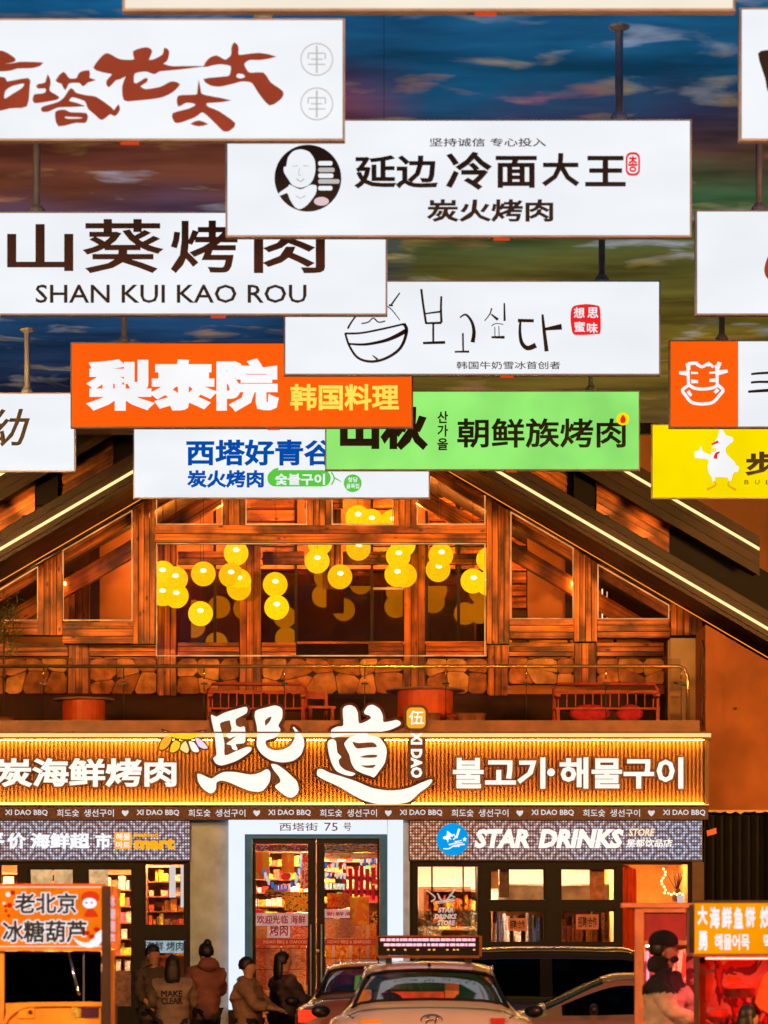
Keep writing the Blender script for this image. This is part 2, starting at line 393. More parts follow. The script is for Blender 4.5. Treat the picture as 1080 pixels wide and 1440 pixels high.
# ------------------------------------------------------------------ hanging light boxes
def rowY(ppm): return F / ppm
def lightbox(px0, py0, ppm, face, label, split=None):
    """light box 4 m x 1 m hanging from the canopy on two poles"""
    Y = rowY(ppm); wpx, py1 = 4 * ppm, HY - 6.17 * ppm
    t = thing('hanging_light_box', (wx(px0 + wpx / 2, Y), Y + .08, wz(py1, Y)), label, 'light box sign', 'light box signs hanging from the canopy')
    X0, X1, Z0, Z1 = wx(px0, Y), wx(px0 + wpx, Y), wz(py1, Y), wz(py0, Y)
    b = .018
    box('casing', X0, X1, Y + .012, Y + .10, Z0, Z1, M('casing_paint', (.30, .30, .32), .5, .0), t)
    if split:
        xm = wx(split[0], Y)
        box('face_panel', X0 + b, xm, Y, Y + .01, Z0 + b, Z1 - b, face, t)
        box('face_panel', xm + .002, X1 - b, Y, Y + .01, Z0 + b, Z1 - b, split[1], t)
    else:
        box('face_panel', X0 + b, X1 - b, Y, Y + .01, Z0 + b, Z1 - b, face, t)
    for q in (.155, .845):
        x = X0 + (X1 - X0) * q
        tube('pole', [(x, Y + .056, Z1 + .002), (x, Y + .056, CZ - .002)], .035, steel, t, 8)
        lathe('pole_flange', (x, Y + .056, CZ - .05), [(.04, 0), (.09, .025), (.09, .047)], steel, t, 10)
        lathe('pole_foot', (x, Y + .056, Z1 + .001), [(.075, 0), (.075, .03), (.045, .07)], steel, t, 10)
    xm = (X0 + X1) / 2
    box('amber_glow_strip', xm + .30, xm + .44, Y + .03, Y + .07, Z0 - .016, Z0 - .001, E('amber_glow', (.8, .07, .01), .8), t)  # glowing strip added for an orange glint under the box, no real fitting
    return t, Y - .006

t, Y = lightbox(-259, 25, 186, white_lit, 'white light box with rust brush characters and two grey ring seals')
o1 = (0, 20, 4.154)
glyph([[(-80, 285), (-70, 235), (10, 220), (80, 260), (60, 275)]], *o1, Y, rust_ink, t, grow=.011, d=.012)
glyph([[(-80, 325), (-80, 300), (60, 295), (120, 285), (235, 288), (190, 305), (100, 308), (50, 322)]], *o1, Y, rust_ink, t, grow=.011, d=.012)
glyph([[(-80, 380), (20, 375), (40, 400), (160, 380), (165, 420), (150, 530), (60, 540), (-80, 560)], [(15, 490), (25, 440), (70, 410), (145, 395), (140, 430), (80, 470), (35, 498)]], *o1, Y, rust_ink, t, grow=.011, d=.012)
for pg in ([[(205, 510), (205, 475), (250, 470), (275, 455), (270, 425), (225, 425), (225, 415), (268, 405), (280, 370), (287, 400), (282, 450), (335, 485), (300, 497)]],
           [[(335, 385), (370, 345), (400, 380), (450, 380), (470, 345), (515, 335), (515, 375), (535, 383), (510, 390), (485, 410), (465, 392), (400, 395), (380, 428), (365, 400)]],
           [[(250, 560), (255, 545), (340, 520), (380, 490), (415, 440), (440, 465), (500, 480), (560, 490), (640, 545), (665, 570), (690, 540), (690, 560), (670, 585), (640, 575), (595, 608), (560, 580), (520, 545), (500, 500), (420, 475), (395, 510), (460, 530), (340, 535), (280, 560)]],
           [[(330, 575), (375, 565), (410, 580), (500, 585), (495, 625), (440, 625), (345, 645)], [(375, 590), (400, 590), (485, 595), (480, 615), (400, 618), (372, 610)]],
           [[(555, 310), (600, 250), (630, 235), (700, 270), (790, 270), (785, 220), (850, 200), (880, 215), (860, 270), (900, 270), (955, 240), (965, 205), (980, 220), (970, 265), (940, 290), (1000, 310), (1080, 310), (1000, 318), (930, 325), (900, 340), (850, 325), (780, 340), (775, 400), (800, 410), (850, 380), (850, 390), (810, 420), (850, 445), (940, 430), (1000, 400), (1040, 410), (1000, 450), (930, 480), (800, 495), (730, 495), (722, 420), (745, 350), (700, 370), (670, 380), (635, 415), (630, 390), (665, 345), (600, 330)]]):
    glyph(pg, *o1, Y, rust_ink, t, grow=.011, d=.012)
o2 = (230, 40, 4.154)
glyph([[(245, 215), (270, 180), (310, 165), (360, 190), (400, 160), (405, 110), (415, 90), (430, 110), (432, 160), (500, 155), (560, 150), (630, 163), (560, 175), (500, 175), (465, 200), (470, 230), (500, 265), (580, 265), (620, 320), (690, 370), (680, 405), (620, 440), (560, 370), (520, 310), (460, 300), (400, 315), (330, 330), (280, 325), (245, 300), (330, 290), (390, 280), (400, 215), (340, 200), (290, 205)], [(415, 285), (430, 255), (470, 260), (485, 285), (450, 300)]], *o2, Y, rust_ink, t, grow=.011, d=.012)
glyph([[(90, 445), (90, 400), (150, 395), (200, 390), (207, 350), (215, 385), (260, 400), (355, 418), (280, 425), (245, 430), (250, 460), (320, 490), (410, 555), (380, 590), (350, 590), (300, 540), (230, 480), (180, 510), (100, 540), (70, 540), (60, 500), (150, 475), (195, 450), (180, 430), (130, 425)]], *o2, Y, rust_ink, t, grow=.011, d=.012)
glyph([[(175, 555), (205, 545), (240, 556), (205, 562)]], *o2, Y, rust_ink, t, grow=.011, d=.012)
for cy in (180, 440):
    glyph([disc_pts(895, cy, 96), disc_pts(895, cy, 90)], *o2, Y, grey_ink, t, 'seal_ring', smooth=0)
    strokes([([(895, cy - 80), (895, cy + 80)], 10, 10), ([(845, cy - 35), (945, cy - 35)], 7, 7), ([(845, cy + 30), (945, cy + 30)], 7, 7), ([(845, cy - 35), (845, cy)], 7, 7), ([(945, cy - 35), (945, cy)], 7, 7), ([(860, cy), (930, cy)], 7, 7)], *o2, Y, grey_ink, t, 'seal_mark')

t, Y = lightbox(172, -205, 215.6, cream_lit, 'blank cream light box cut off by the top edge, nearest of all the hanging signs')

t, Y = lightbox(1040, 10, 186, white_lit, 'white light box in the top right corner with the tip of a black brush stroke')
glyph([[(1066, 75), (1085, 70), (1120, 72), (1125, 130), (1100, 150), (1080, 128), (1076, 110)]], 0, 0, 1, Y, ink, t)

t, Y = lightbox(317, 167, 164, white_lit, 'white light box with a round black portrait emblem and black cold noodle lettering')
text('延边', 498, 218, 616, 265, Y, ink, t, .028)
text('冷', 627, 213, 692, 267, Y, ink, t, .028); text('面', 697, 219, 755, 264, Y, ink, t, .028)
text('大', 762, 215, 815, 262, Y, ink, t, .03); text('王', 823, 219, 880, 262, Y, ink, t, .03)
text('炭火烤肉', 600, 280, 778, 312, Y, ink, t, .03)
text('坚持诚信 专心投入', 604, 194, 768, 206, Y, M('teal_print', (.02, .05, .07)), t, .01)
glyph([rrect(880, 214, 900, 247, 8), rrect(882.5, 217, 897.5, 244, 6)], 0, 0, 1, Y, red_ink, t, 'seal', smooth=0)
text('총', 883.5, 219, 896.5, 242, Y, red_ink, t, .03, name='seal_mark')
oe = (370, 180, 4.0)
glyph([disc_pts(252, 282, 188, 48)], *oe, Y, ink, t, 'emblem_disc', smooth=0)
glyph([[(130, 215), (140, 165), (170, 130), (215, 120), (260, 135), (290, 180), (294, 240), (280, 290), (255, 320), (210, 335), (165, 320), (140, 285), (118, 250), (116, 220)]], *oe, Y - .006, white_lit, t, 'emblem_head')
glyph([[(90, 365), (140, 330), (150, 318), (210, 345), (265, 320), (300, 325), (295, 370), (250, 430), (210, 455), (180, 445), (150, 400), (135, 365), (95, 380)]], *oe, Y - .006, white_lit, t, 'emblem_collar')
strokes([([(165, 215), (195, 212)], 5, 5), ([(225, 212), (258, 215)], 5, 5), ([(205, 225), (200, 262), (215, 265)], 4, 4), ([(188, 285), (210, 300), (232, 285)], 8, 8), ([(185, 380), (210, 395), (240, 378)], 5, 5)], *oe, Y - .012, grey_ink, t, 'emblem_face')
for q, (yy, x1) in enumerate(((198, 390), (235, 402), (268, 395), (300, 430), (338, 390))):
    glyph([rrect(310, yy - 12, x1, yy + 12, 10)], *oe, Y - .006, grey_ink if q % 2 else white_lit, t, 'emblem_line', smooth=0)
glyph([disc_pts(328, 412, 42, 20, 24)], *oe, Y - .006, E('lit_pink_vinyl', (.75, .55, .58)), t, 'emblem_stamp', smooth=0)

t, Y = lightbox(-40, 297, 146.2, white_lit, 'white light box with dark brown characters above SHAN KUI KAO ROU')
text('山', 10, 315, 103, 381, Y, brown_ink, t, .02); text('葵', 116, 308, 230, 384, Y, brown_ink, t, .016)
text('烤', 240, 310, 334, 384, Y, brown_ink, t, .018); text('肉', 357, 316, 457, 384, Y, brown_ink, t, .02)
text('SHAN KUI KAO ROU', 50, 400, 431, 426, Y, ink, t, .010)

t, Y = lightbox(978, 295, 146.2, white_lit, 'white light box at the right edge with only the start of a brown ring')
strokes([([(1130, 345), (1092, 352), (1079, 372), (1082, 390), (1110, 402)], 5, 7)], 0, 0, 1, Y, rust_ink, t)

t, Y = lightbox(399, 394, 132.5, white_lit, 'white light box with a drawn ice bowl, thin Korean lettering and red seal')
ob = (460, 390, 4.154)
strokes_w([([(120, 300), (150, 250), (200, 195), (280, 165), (360, 175), (425, 250)], 8, 3), ([(105, 328), (200, 325), (330, 300), (450, 272)], 8, 8), ([(105, 325), (130, 400), (180, 470), (260, 492), (350, 470), (430, 410), (465, 315), (448, 270)], 8, 14),
         ([(120, 388), (220, 392), (330, 372), (400, 345), (465, 310)], 7, 20), ([(200, 270), (240, 262), (270, 238), (300, 262), (340, 255)], 5, 5), ([(375, 160), (425, 90)], 7, 5), ([(360, 162), (385, 166)], 9, 5), ([(265, 455), (295, 480)], 3, 9)], *ob, Y, ink, t, 'bowl_drawing')
strokes_w([([(550, 68), (560, 150), (578, 270)], 9, 9), ([(667, 110), (665, 190), (668, 265)], 8, 10), ([(575, 212), (665, 200)], 6, 8), ([(575, 268), (668, 266)], 8, 10), ([(620, 270), (620, 380)], 8, 8), ([(560, 384), (690, 380)], 10, 12)], *ob, Y, ink, t)
strokes_w([([(775, 235), (810, 218), (845, 260), (858, 320), (850, 380)], 5, 18), ([(793, 325), (795, 435)], 7, 7), ([(745, 435), (830, 434)], 7, 9)], *ob, Y, ink, t)
strokes_w([([(962, 180), (950, 215), (920, 255)], 6, 3), ([(958, 215), (998, 248)], 5, 12), ([(1035, 150), (1037, 255)], 6, 9), ([(960, 285), (985, 270), (1030, 275)], 3, 3), ([(980, 290), (980, 345)], 3, 3), ([(1003, 285), (1005, 345)], 3, 3), ([(960, 350), (1037, 350)], 8, 12)], *ob, Y, ink, t)
o3 = (690, 390, 4.32)
strokes_w([([(165, 262), (262, 264)], 14, 14), ([(180, 268), (178, 340), (190, 400), (225, 430), (275, 412)], 9, 24), ([(315, 225), (322, 300), (340, 450)], 9, 18), ([(330, 315), (432, 300)], 12, 26)], *o3, Y, ink, t)
text('韩国牛奶雪冰首创者', 642, 508, 788, 519, Y, M('slate_print', (.02, .03, .045)), t, .008)
glyph([[(490, 195), (510, 172), (580, 162), (645, 170), (665, 190), (668, 330), (640, 345), (520, 350), (495, 330), (485, 250)]], *o3, Y, red_ink, t, 'seal')
for a, b, s in ((505, 182, '想'), (588, 182, '思'), (508, 268, '蜜'), (585, 275, '味')):
    text(s, 690 + a / 4.32, 390 + b / 4.32, 690 + (a + 66) / 4.32, 390 + (b + 64) / 4.32, Y - .006, white_lit, t, .02, name='seal_mark')

t, Y = lightbox(99, 481, 120.5, orange_lit, 'orange light box with bulky white characters and yellow small ones')
text('梨泰院', 121, 504, 392, 579, Y, wtext, t, .055)
text('韩国料理', 408, 540, 561, 577, Y, ytext, t, .03)

t, Y = lightbox(941, 478, 120.5, orange_lit, 'half orange half white light box with a white laughing bull face', (1038, white_lit))
ow = (910, 470, 6.0)
strokes([([(350, 250), (345, 300), (350, 430)], 30, 24), ([(585, 260), (590, 330), (592, 430)], 30, 24), ([(345, 250), (410, 245), (460, 275), (520, 250), (560, 280)], 30, 22), ([(345, 245), (350, 300)], 42, 30), ([(612, 235), (590, 300)], 36, 34), ([(270, 325), (345, 330)], 26, 42), ([(680, 310), (600, 325)], 26, 42),
         ([(410, 235), (430, 265)], 30, 24), ([(512, 235), (525, 270)], 30, 24), ([(370, 325), (430, 328)], 20, 16), ([(525, 325), (580, 322)], 16, 20), ([(372, 398), (430, 400)], 32, 24), ([(525, 390), (578, 388)], 24, 32),
         ([(350, 425), (400, 455), (480, 462), (560, 450), (600, 425)], 26, 26), ([(350, 430), (300, 470), (320, 510), (390, 580), (540, 580), (615, 510), (640, 470), (595, 428)], 26, 26), ([(345, 480), (372, 520)], 30, 24), ([(600, 465), (570, 495)], 30, 24)], *ow, Y, wtext, t, 'bull_drawing')
strokes([([(878, 337), (940, 330), (1100, 322)], 18, 22), ([(876, 408), (950, 402), (1080, 404)], 18, 22), ([(852, 485), (950, 478), (1150, 466)], 20, 30)], *ow, Y, ink, t)

t, Y = lightbox(-336, 552, 110.5, white_lit, 'white light box at the left edge with one thin slanting black character')
text('幼', -22, 575, 42, 628, Y, ink, t, .012, shear=.25)

t, Y = lightbox(457, 549, 110.8, green_lit, 'light green light box with black barbecue lettering and a small flame')
text('山秋', 478, 572, 602, 633, Y, ink, t, .055)
for k, s in enumerate('산가을'):
    text(s, 615, 578 + k * 19, 630, 595 + k * 19, Y, dgreen_ink, t, .03)
text('朝鲜族烤肉', 643, 588, 880, 630, Y, dgreen_ink, t, .022)
glyph([disc_pts(876, 589, 9, 20)], 0, 0, 1, Y - .008, yellow_lit, t, 'flame_glow', smooth=0)
glyph([[(876, 583), (880, 589), (879, 594), (874, 595), (872, 590)]], 0, 0, 1, Y - .014, red_ink, t, 'flame')

t, Y = lightbox(187, 602, 104.4, white_lit, 'white light box with blue characters and a green bean pod logo')
text('西塔好青谷', 262, 618, 470, 655, Y, blue_ink, t, .035)
text('炭火烤肉', 263, 661, 371, 686, Y, blue_ink, t, .04)
glyph([rrect(376, 661, 465, 684, 11)], 0, 0, 1, Y, green_ink, t, 'pod', smooth=0)
glyph([[(378, 668), (384, 660), (392, 658), (388, 665)]], 0, 0, 1, Y, green_ink, t, 'pod_tip')
strokes([([(466, 664), (470, 673), (466, 682)], 2, 2), ([(470, 672), (476, 675), (480, 678)], 2, 1)], 0, 0, 1, Y, green_ink, t, 'pod_stalk')
text('숯불구이', 387, 666, 457, 682, Y - .006, white_lit, t, .035)
glyph([disc_pts(496, 679.5, 12.5, 24)], 0, 0, 1, Y, green_ink, t, 'round_mark', smooth=0)
text('청담', 489, 671, 503, 678, Y - .006, white_lit, t, .02); text('골목집', 487, 680, 505, 687, Y - .006, white_lit, t, .02)

t, Y = lightbox(916, 596, 104.4, yellow_lit, 'yellow light box at the right with a white chef hen drawing')
oc = (910, 470, 6.0)
glyph([[(610, 805), (640, 810), (665, 850), (720, 870), (725, 905), (690, 930), (665, 960), (665, 1000), (700, 1040), (740, 1080), (745, 1100), (775, 1120), (765, 1160), (735, 1165), (720, 1190), (710, 1230), (690, 1240), (680, 1210), (575, 1205), (575, 1240), (550, 1240), (545, 1205), (520, 1170), (510, 1110), (520, 1060), (470, 1050), (405, 1040), (403, 990), (440, 980), (450, 945), (465, 955), (470, 990), (540, 1015), (545, 960), (575, 900), (598, 860)]], *oc, Y, wtext, t, 'hen_drawing')
strokes([([(545, 930), (600, 905)], 14, 22), ([(575, 1050), (585, 1010), (612, 995)], 34, 12)], *oc, Y - .006, red_ink, t, 'hen_comb')
glyph([disc_pts(563, 975, 22, 14, 18)], *oc, Y - .006, ytext, t, 'hen_beak', smooth=0)
strokes([([(567, 1240), (575, 1275), (505, 1310)], 8, 20), ([(695, 1240), (685, 1275), (750, 1315)], 8, 20)], *oc, Y - .004, E('lit_ochre_vinyl', (.85, .40, .01)), t, 'hen_feet')
text('步', 1048, 635, 1092, 669, Y, ink, t, .045)
[text(ch_, 1047 + q * 15, 675, 1053 + q * 15, 681, Y, brown_ink, t, .0) for q, ch_ in enumerate('BUL')]
# ------------------------------------------------------------------ restaurant building
YF = 49.0      # shop front plane
YS = 48.55     # face of the sign band
YG = 51.2      # timber gable plane
AX = 444.0     # gable axis in photo columns
bld = thing('restaurant_building', (wx(AX, YF), YF, 0), 'timber framed restaurant with steep gable roof and glazed shop front', 'building')
pale_strip = E('warm_led_strip', (1.0, .66, .28), 1.6, .02)
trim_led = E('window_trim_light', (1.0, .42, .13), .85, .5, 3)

def plank_run(name, px0, py0, px1, py1, Y, d, n, vertical, m, core=M('shadow_gap', (.015, .008, .006), .8), cut=None):
    """post or beam: dark core with n proud planks. cut=(slope, y at px0): upper ends follow the rafter"""
    g = pbox(name, px0 + .4, py0 + (8 if cut else .4), px1 - .4, py1 - .4, Y + .03, d, core, bld)
    for k in range(n):
        jit = random.uniform(-.006, .008)
        if vertical:
            a, b = px0 + (px1 - px0) * k / n + .55, px0 + (px1 - px0) * (k + 1) / n - .55
            y0a = y0b = py0
            if cut: y0a, y0b = cut[1] + cut[0] * (a - px0), cut[1] + cut[0] * (b - px0)
            pprism('plank', [(a, y0a), (b, y0b), (b, py1), (a, py1)], Y + jit, .035, m, g)
        else:
            a, b = py0 + (py1 - py0) * k / n + .55, py0 + (py1 - py0) * (k + 1) / n - .55
            pprism('plank', [(px0, a), (px1, a), (px1, b), (px0, b)], Y + jit, .035, m, g)
    return g
sl = .5836
def rafter_y(px):      # where the soffit meets the gable (photo rows)
    return 707 + (abs(px - 450.5) - 250) * .592
# front frame: posts
for (a, b, top, bot, n, c_) in ((187, 218, 700, 905, 4, -1), (53, 88, 775, 893, 4, -1), (684, 717, 700, 905, 4, 1), (807, 840, 770, 902, 4, 1), (-60, -30, 835, 893, 3, -1)):
    ya = rafter_y(a) + 2
    plank_run('post', a, max(ya, 0) + 3, b, bot, YG - .12, .3, n, True, WZ, cut=(c_ * sl, ya))
for (a, b) in ((313, 345), (432, 466), (553, 586)):
    plank_run('post', a, 640, b, 740, YG - .12, .3, 4, True, WZ)
plank_run('beam', 218, 738, 684, 763, YG - .13, .3, 2, False, WX)
plank_run('beam', -40, 873, 53, 893, YG - .1, .3, 2, False, WX)
plank_run('beam', 88, 874, 187, 905, YG - .1, .3, 3, False, WX)
plank_run('beam', 717, 870, 807, 898, YG - .1, .3, 3, False, WX)
plank_run('beam', 840, 870, 942, 897, YG - .1, .3, 3, False, WX)
plank_run('end_block', 943, 850, 988, 893, YG - .2, .4, 5, True, WZ, cut=(sl, 846))
# rafters of the front frame
for s in (-1, 1):
    x0, x1 = 451 + s * 60, 451 + s * 560
    for k, (o0, o1) in enumerate(((0, 9), (9.6, 19))):
        pprism('rafter_board', [(x0, rafter_y(x0) + o0), (x1, rafter_y(x1) + o0), (x1, rafter_y(x1) + o1), (x0, rafter_y(x0) + o1)] [::s], YG + .02 + k * .01, .12, WDR if s > 0 else WDL, bld)
    pprism('inner_rafter', [(x0, rafter_y(x0) + 42), (x1, rafter_y(x1) + 42), (x1, rafter_y(x1) + 68), (x0, rafter_y(x0) + 68)][::s], YG + 1.1, .2, WDR if s > 0 else WDL, bld)
# inner frame
for (a, b, top, bot) in ((222, 248, 763, 978), (337, 367, 763, 972), (568, 598, 763, 972), (686, 714, 905, 978), (96, 125, 893, 975), (808, 838, 902, 965), (-40, -12, 893, 975), (935, 941, 897, 1013)):
    plank_run('inner_post', a, top, b, bot, YG + .80, .14, 3, True, WZ)
for (a, b, y0, y1) in ((250, 335, 775, 794), (369, 428, 775, 794), (482, 566, 775, 794), (600, 684, 778, 794), (428, 482, 700, 716)):
    plank_run('rail', a, y0, b, y1, YG + 1.3, .1, 2, False, WX)
plank_run('hanging_post', 453, 716, 480, 828, YG + .95, .1, 3, True, WZ)
for (a, b) in ((-12, 95), (126, 221), (250, 336), (368, 416), (518, 567), (599, 685), (716, 806), (840, 933)):
    plank_run('sill_boards', a, 903, b, 923, YG + .72, .2, 3, False, WX)
# glazing and lit window edges
attic_glass = glass('attic_window_glass', (1, .93, .85), .03, .95)
def window(pts, Y=YG + .06, name='window'):
    w_ = pprism(name, pts, Y, .012, attic_glass, bld)
    v = []
    n = len(pts)
    for i in range(n):
        a, b = pts[i], pts[(i + 1) % n]
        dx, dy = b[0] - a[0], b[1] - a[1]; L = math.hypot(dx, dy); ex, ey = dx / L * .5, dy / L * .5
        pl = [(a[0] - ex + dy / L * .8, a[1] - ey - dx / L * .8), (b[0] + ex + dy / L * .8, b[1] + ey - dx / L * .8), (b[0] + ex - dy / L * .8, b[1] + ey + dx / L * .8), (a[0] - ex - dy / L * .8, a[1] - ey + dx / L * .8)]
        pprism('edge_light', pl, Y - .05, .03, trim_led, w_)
    return w_
window([(88.5, 774), (185.5, 718), (185.5, 872), (88.5, 872)])
window([(-40, 853), (53, 797), (53, 872), (-40, 872)])
window([(718.5, 720), (806, 771), (806, 870), (718.5, 870)])
window([(841, 794), (940.5, 851), (940.5, 870), (841, 870)])
for a, b in ((220, 312), (346, 431), (467, 552), (587, 682)):
    window([(a, 640), (b, 640), (b, 737), (a, 737)])
window([(220, 764), (682, 764), (682, 922), (220, 922)])
# attic room
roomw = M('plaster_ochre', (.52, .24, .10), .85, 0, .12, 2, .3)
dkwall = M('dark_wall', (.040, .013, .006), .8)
YB = YG + 3.03
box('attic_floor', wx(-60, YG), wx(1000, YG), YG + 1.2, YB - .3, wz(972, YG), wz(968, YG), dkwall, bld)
pbox('back_wall', -150, 560, 1080, 1080, YB, .12, roomw, bld)
back_glass = glass('back_window_glass', (.8, .6, .4), .22, .75); back_glass.node_tree.nodes['Glossy BSDF'].inputs[0].default_value = (1, .62, .25, 1)
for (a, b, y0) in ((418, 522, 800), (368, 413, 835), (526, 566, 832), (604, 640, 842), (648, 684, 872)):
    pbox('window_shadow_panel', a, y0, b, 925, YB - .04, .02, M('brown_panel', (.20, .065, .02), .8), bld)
for (a, b) in ((228, 300), (304, 414), (418, 522), (525, 598), (602, 690)):
    pbox('back_window', a, 800, b, 925, YB - .20, .02, back_glass, bld)
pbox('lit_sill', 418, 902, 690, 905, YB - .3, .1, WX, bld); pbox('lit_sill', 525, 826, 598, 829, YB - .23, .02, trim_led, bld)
for (a, b) in ((345, 414), (524, 566), (604, 640), (720, 742), (648, 684)):
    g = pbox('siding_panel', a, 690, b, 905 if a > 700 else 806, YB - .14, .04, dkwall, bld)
    for k in range(9 if a > 700 else 6):
        y0 = 700 + k * 17.5
        pprism('siding_board', [(a, y0), (b, y0), (b, y0 + 14.5), (a, y0 + 14.5)], YB - .18, .035, WX, g)
for xx in (302, 416, 523, 600, 645, 742, 800, 865, 145, 100):
    pbox('mullion', xx - 2, 640, xx + 2, 925, YB - .25, .05, black, bld)
plank_run('back_post', 96, 815, 126, 880, YG + 1.6, .15, 3, True, WZ)
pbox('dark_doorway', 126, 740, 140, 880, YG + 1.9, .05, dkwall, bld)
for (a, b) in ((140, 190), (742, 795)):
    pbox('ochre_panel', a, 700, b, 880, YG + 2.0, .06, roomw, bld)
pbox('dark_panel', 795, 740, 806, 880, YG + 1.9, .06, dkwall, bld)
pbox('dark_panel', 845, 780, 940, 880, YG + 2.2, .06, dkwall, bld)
pbox('tube_lamp', 846, 828, 848, 870, YG + 1.2, .03, E('cool_tube', (1, .85, .7), 1.3), bld)
pbox('tube_lamp', 853, 832, 854.5, 870, YG + 1.3, .03, E('warm_tube', (1, .6, .4), 1.0), bld)
# unseen lamps added to brighten the attic, tucked behind posts and beam
for px in (329, 449, 569):
    box('hidden_room_lamp', wx(px, YG + 1.7) - .14, wx(px, YG + 1.7) + .14, YG + 1.6, YG + 1.9, 8.80, 8.85, E('attic_fill_glow', (1, .34, .05), 330), bld)
for px in (232, 672):
    box('hidden_room_lamp', wx(px, YG + 1.7) - .08, wx(px, YG + 1.7) + .08, YG + 1.6, YG + 1.9, 8.52, 8.56, E('attic_fill_glow', (1, .34, .05), 330), bld)
for px in (70, 823):
    box('hidden_room_lamp', wx(px, YG) - .15, wx(px, YG) + .15, YG + 1.0, YG + 1.3, 7.62, 7.66, E('attic_fill_glow', (1, .36, .06), 60), bld)

# stone plinth
stone = M('ochre_stone', (.72, .30, .09), .85, 0, .6, 4, .8)
STN = [stone, M('rust_stone', (.52, .20, .06), .9, 0, .6, 6, .8), M('pale_stone', (.74, .36, .11), .85, 0, .5, 5, .8), M('dark_stone', (.40, .16, .05), .9, 0, .5, 6, .8)]
def stones(a, b, y0, y1, nx_):
    g = pbox('stone_course', a, y0, b, y1, YG + .95, .2, M('mortar', (.05, .03, .02), .9), bld)
    ys = [y0, (y0 + y1) / 2, y1]
    gx = [[a + (b - a) * i / nx_ + (random.uniform(-.32, .32) * (b - a) / nx_ if 0 < i < nx_ else 0) for i in range(nx_ + 1)] for _ in ys]
    gy = [[yy + (random.uniform(-9, 9) if 0 < j < len(ys) - 1 else 0) for i in range(nx_ + 1)] for j, yy in enumerate(ys)]
    for j in range(len(ys) - 1):
        for i in range(nx_):
            q = [(gx[j][i], gy[j][i]), (gx[j][i + 1], gy[j][i + 1]), (gx[j + 1][i + 1], gy[j + 1][i + 1]), (gx[j + 1][i], gy[j + 1][i])]
            cx_, cy_ = sum(p[0] for p in q) / 4, sum(p[1] for p in q) / 4
            q = [(cx_ + (x - cx_) * .965, cy_ + (y - cy_) * .95) for x, y in q]
            q = [((q[i - 1][0] * r_ + q[i][0] * (1 - r_)), (q[i - 1][1] * r_ + q[i][1] * (1 - r_))) if h_ == 0 else ((q[i][0] * (1 - r2_) + q[(i + 1) % 4][0] * r2_), (q[i][1] * (1 - r2_) + q[(i + 1) % 4][1] * r2_)) for i in range(4) for h_, r_, r2_ in ((0, random.uniform(.05, .25), 0), (1, 0, random.uniform(.05, .25)))]
            pprism('stone', q, YG + .91 - random.uniform(0, .07), .09, random.choice(STN), g)
for a, b, n in ((-30, 94, 4), (127, 220, 3), (249, 336, 3), (368, 567, 6), (599, 685, 3), (715, 807, 3), (839, 934, 3)):
    stones(a, b, 926, 976 if b < 690 else 962, n)
pbox('lower_wall', -60, 976, 942, 1040, YG + 1.0, .2, dkwall, bld)
# plaster pier and stucco wall at the right
cream = M('cream_plaster', (.85, .66, .36), .8, 0, .1, 3, .2)
pbox('plaster_pier', 943, 897, 978, 1024, YG - .3, .5, cream, bld)
pbox('pier_cap', 942, 893.4, 992, 897, YG - .34, .5, black, bld)
pbox('rubble_pier', 979, 897, 989, 1030, YG + .1, .4, stone, bld)
pprism('side_wall', [(992, 878), (1200, 1000), (1200, 1140), (992, 1140)], YF + .4, 5, stucco, bld)
for k in range(7):
    pprism('plaster_edge_chip', [(993 + k * 14, 1139), (1007 + k * 14, 1139), (1006.9 + k * 14, 1141 + (k * 3) % 3), (999 + k * 14, 1142 + (k * 5) % 4), (993.2 + k * 14, 1141 + (k * 7) % 3)], YF + .38, .06, cream, bld)
tube('wall_cable', [P(988 + 2.5 * math.sin(k * 1.3), 900 + k * 12, YF + .2) for k in range(11)], .012, darkm, bld, 6)
tube('drain_pipe', [P(1093, 905, YF + .33), P(1093, 1480, YF + .33)], .05, M('pipe_paint', (.2, .08, .035), .5), bld, 10)
lathe('vent_plug', P(1034, 998, YF + .37), [(.02, 0), (.025, .03)], darkm, bld, 10)
# black shuttered wall beneath the stucco
sh = pbox('shutter_wall', 990, 1146, 1200, 1490, YF + .75, 4.4, M('shutter_black', (.006, .006, .007), .6, spec=.2), bld)
for k in range(16):
    pbox('shutter_rib', 994 + k * 12.5, 1147, 1001 + k * 12.5, 1489, YF + .70, .045, M('shutter_black', (.004, .004, .005), .7, spec=.1), sh)
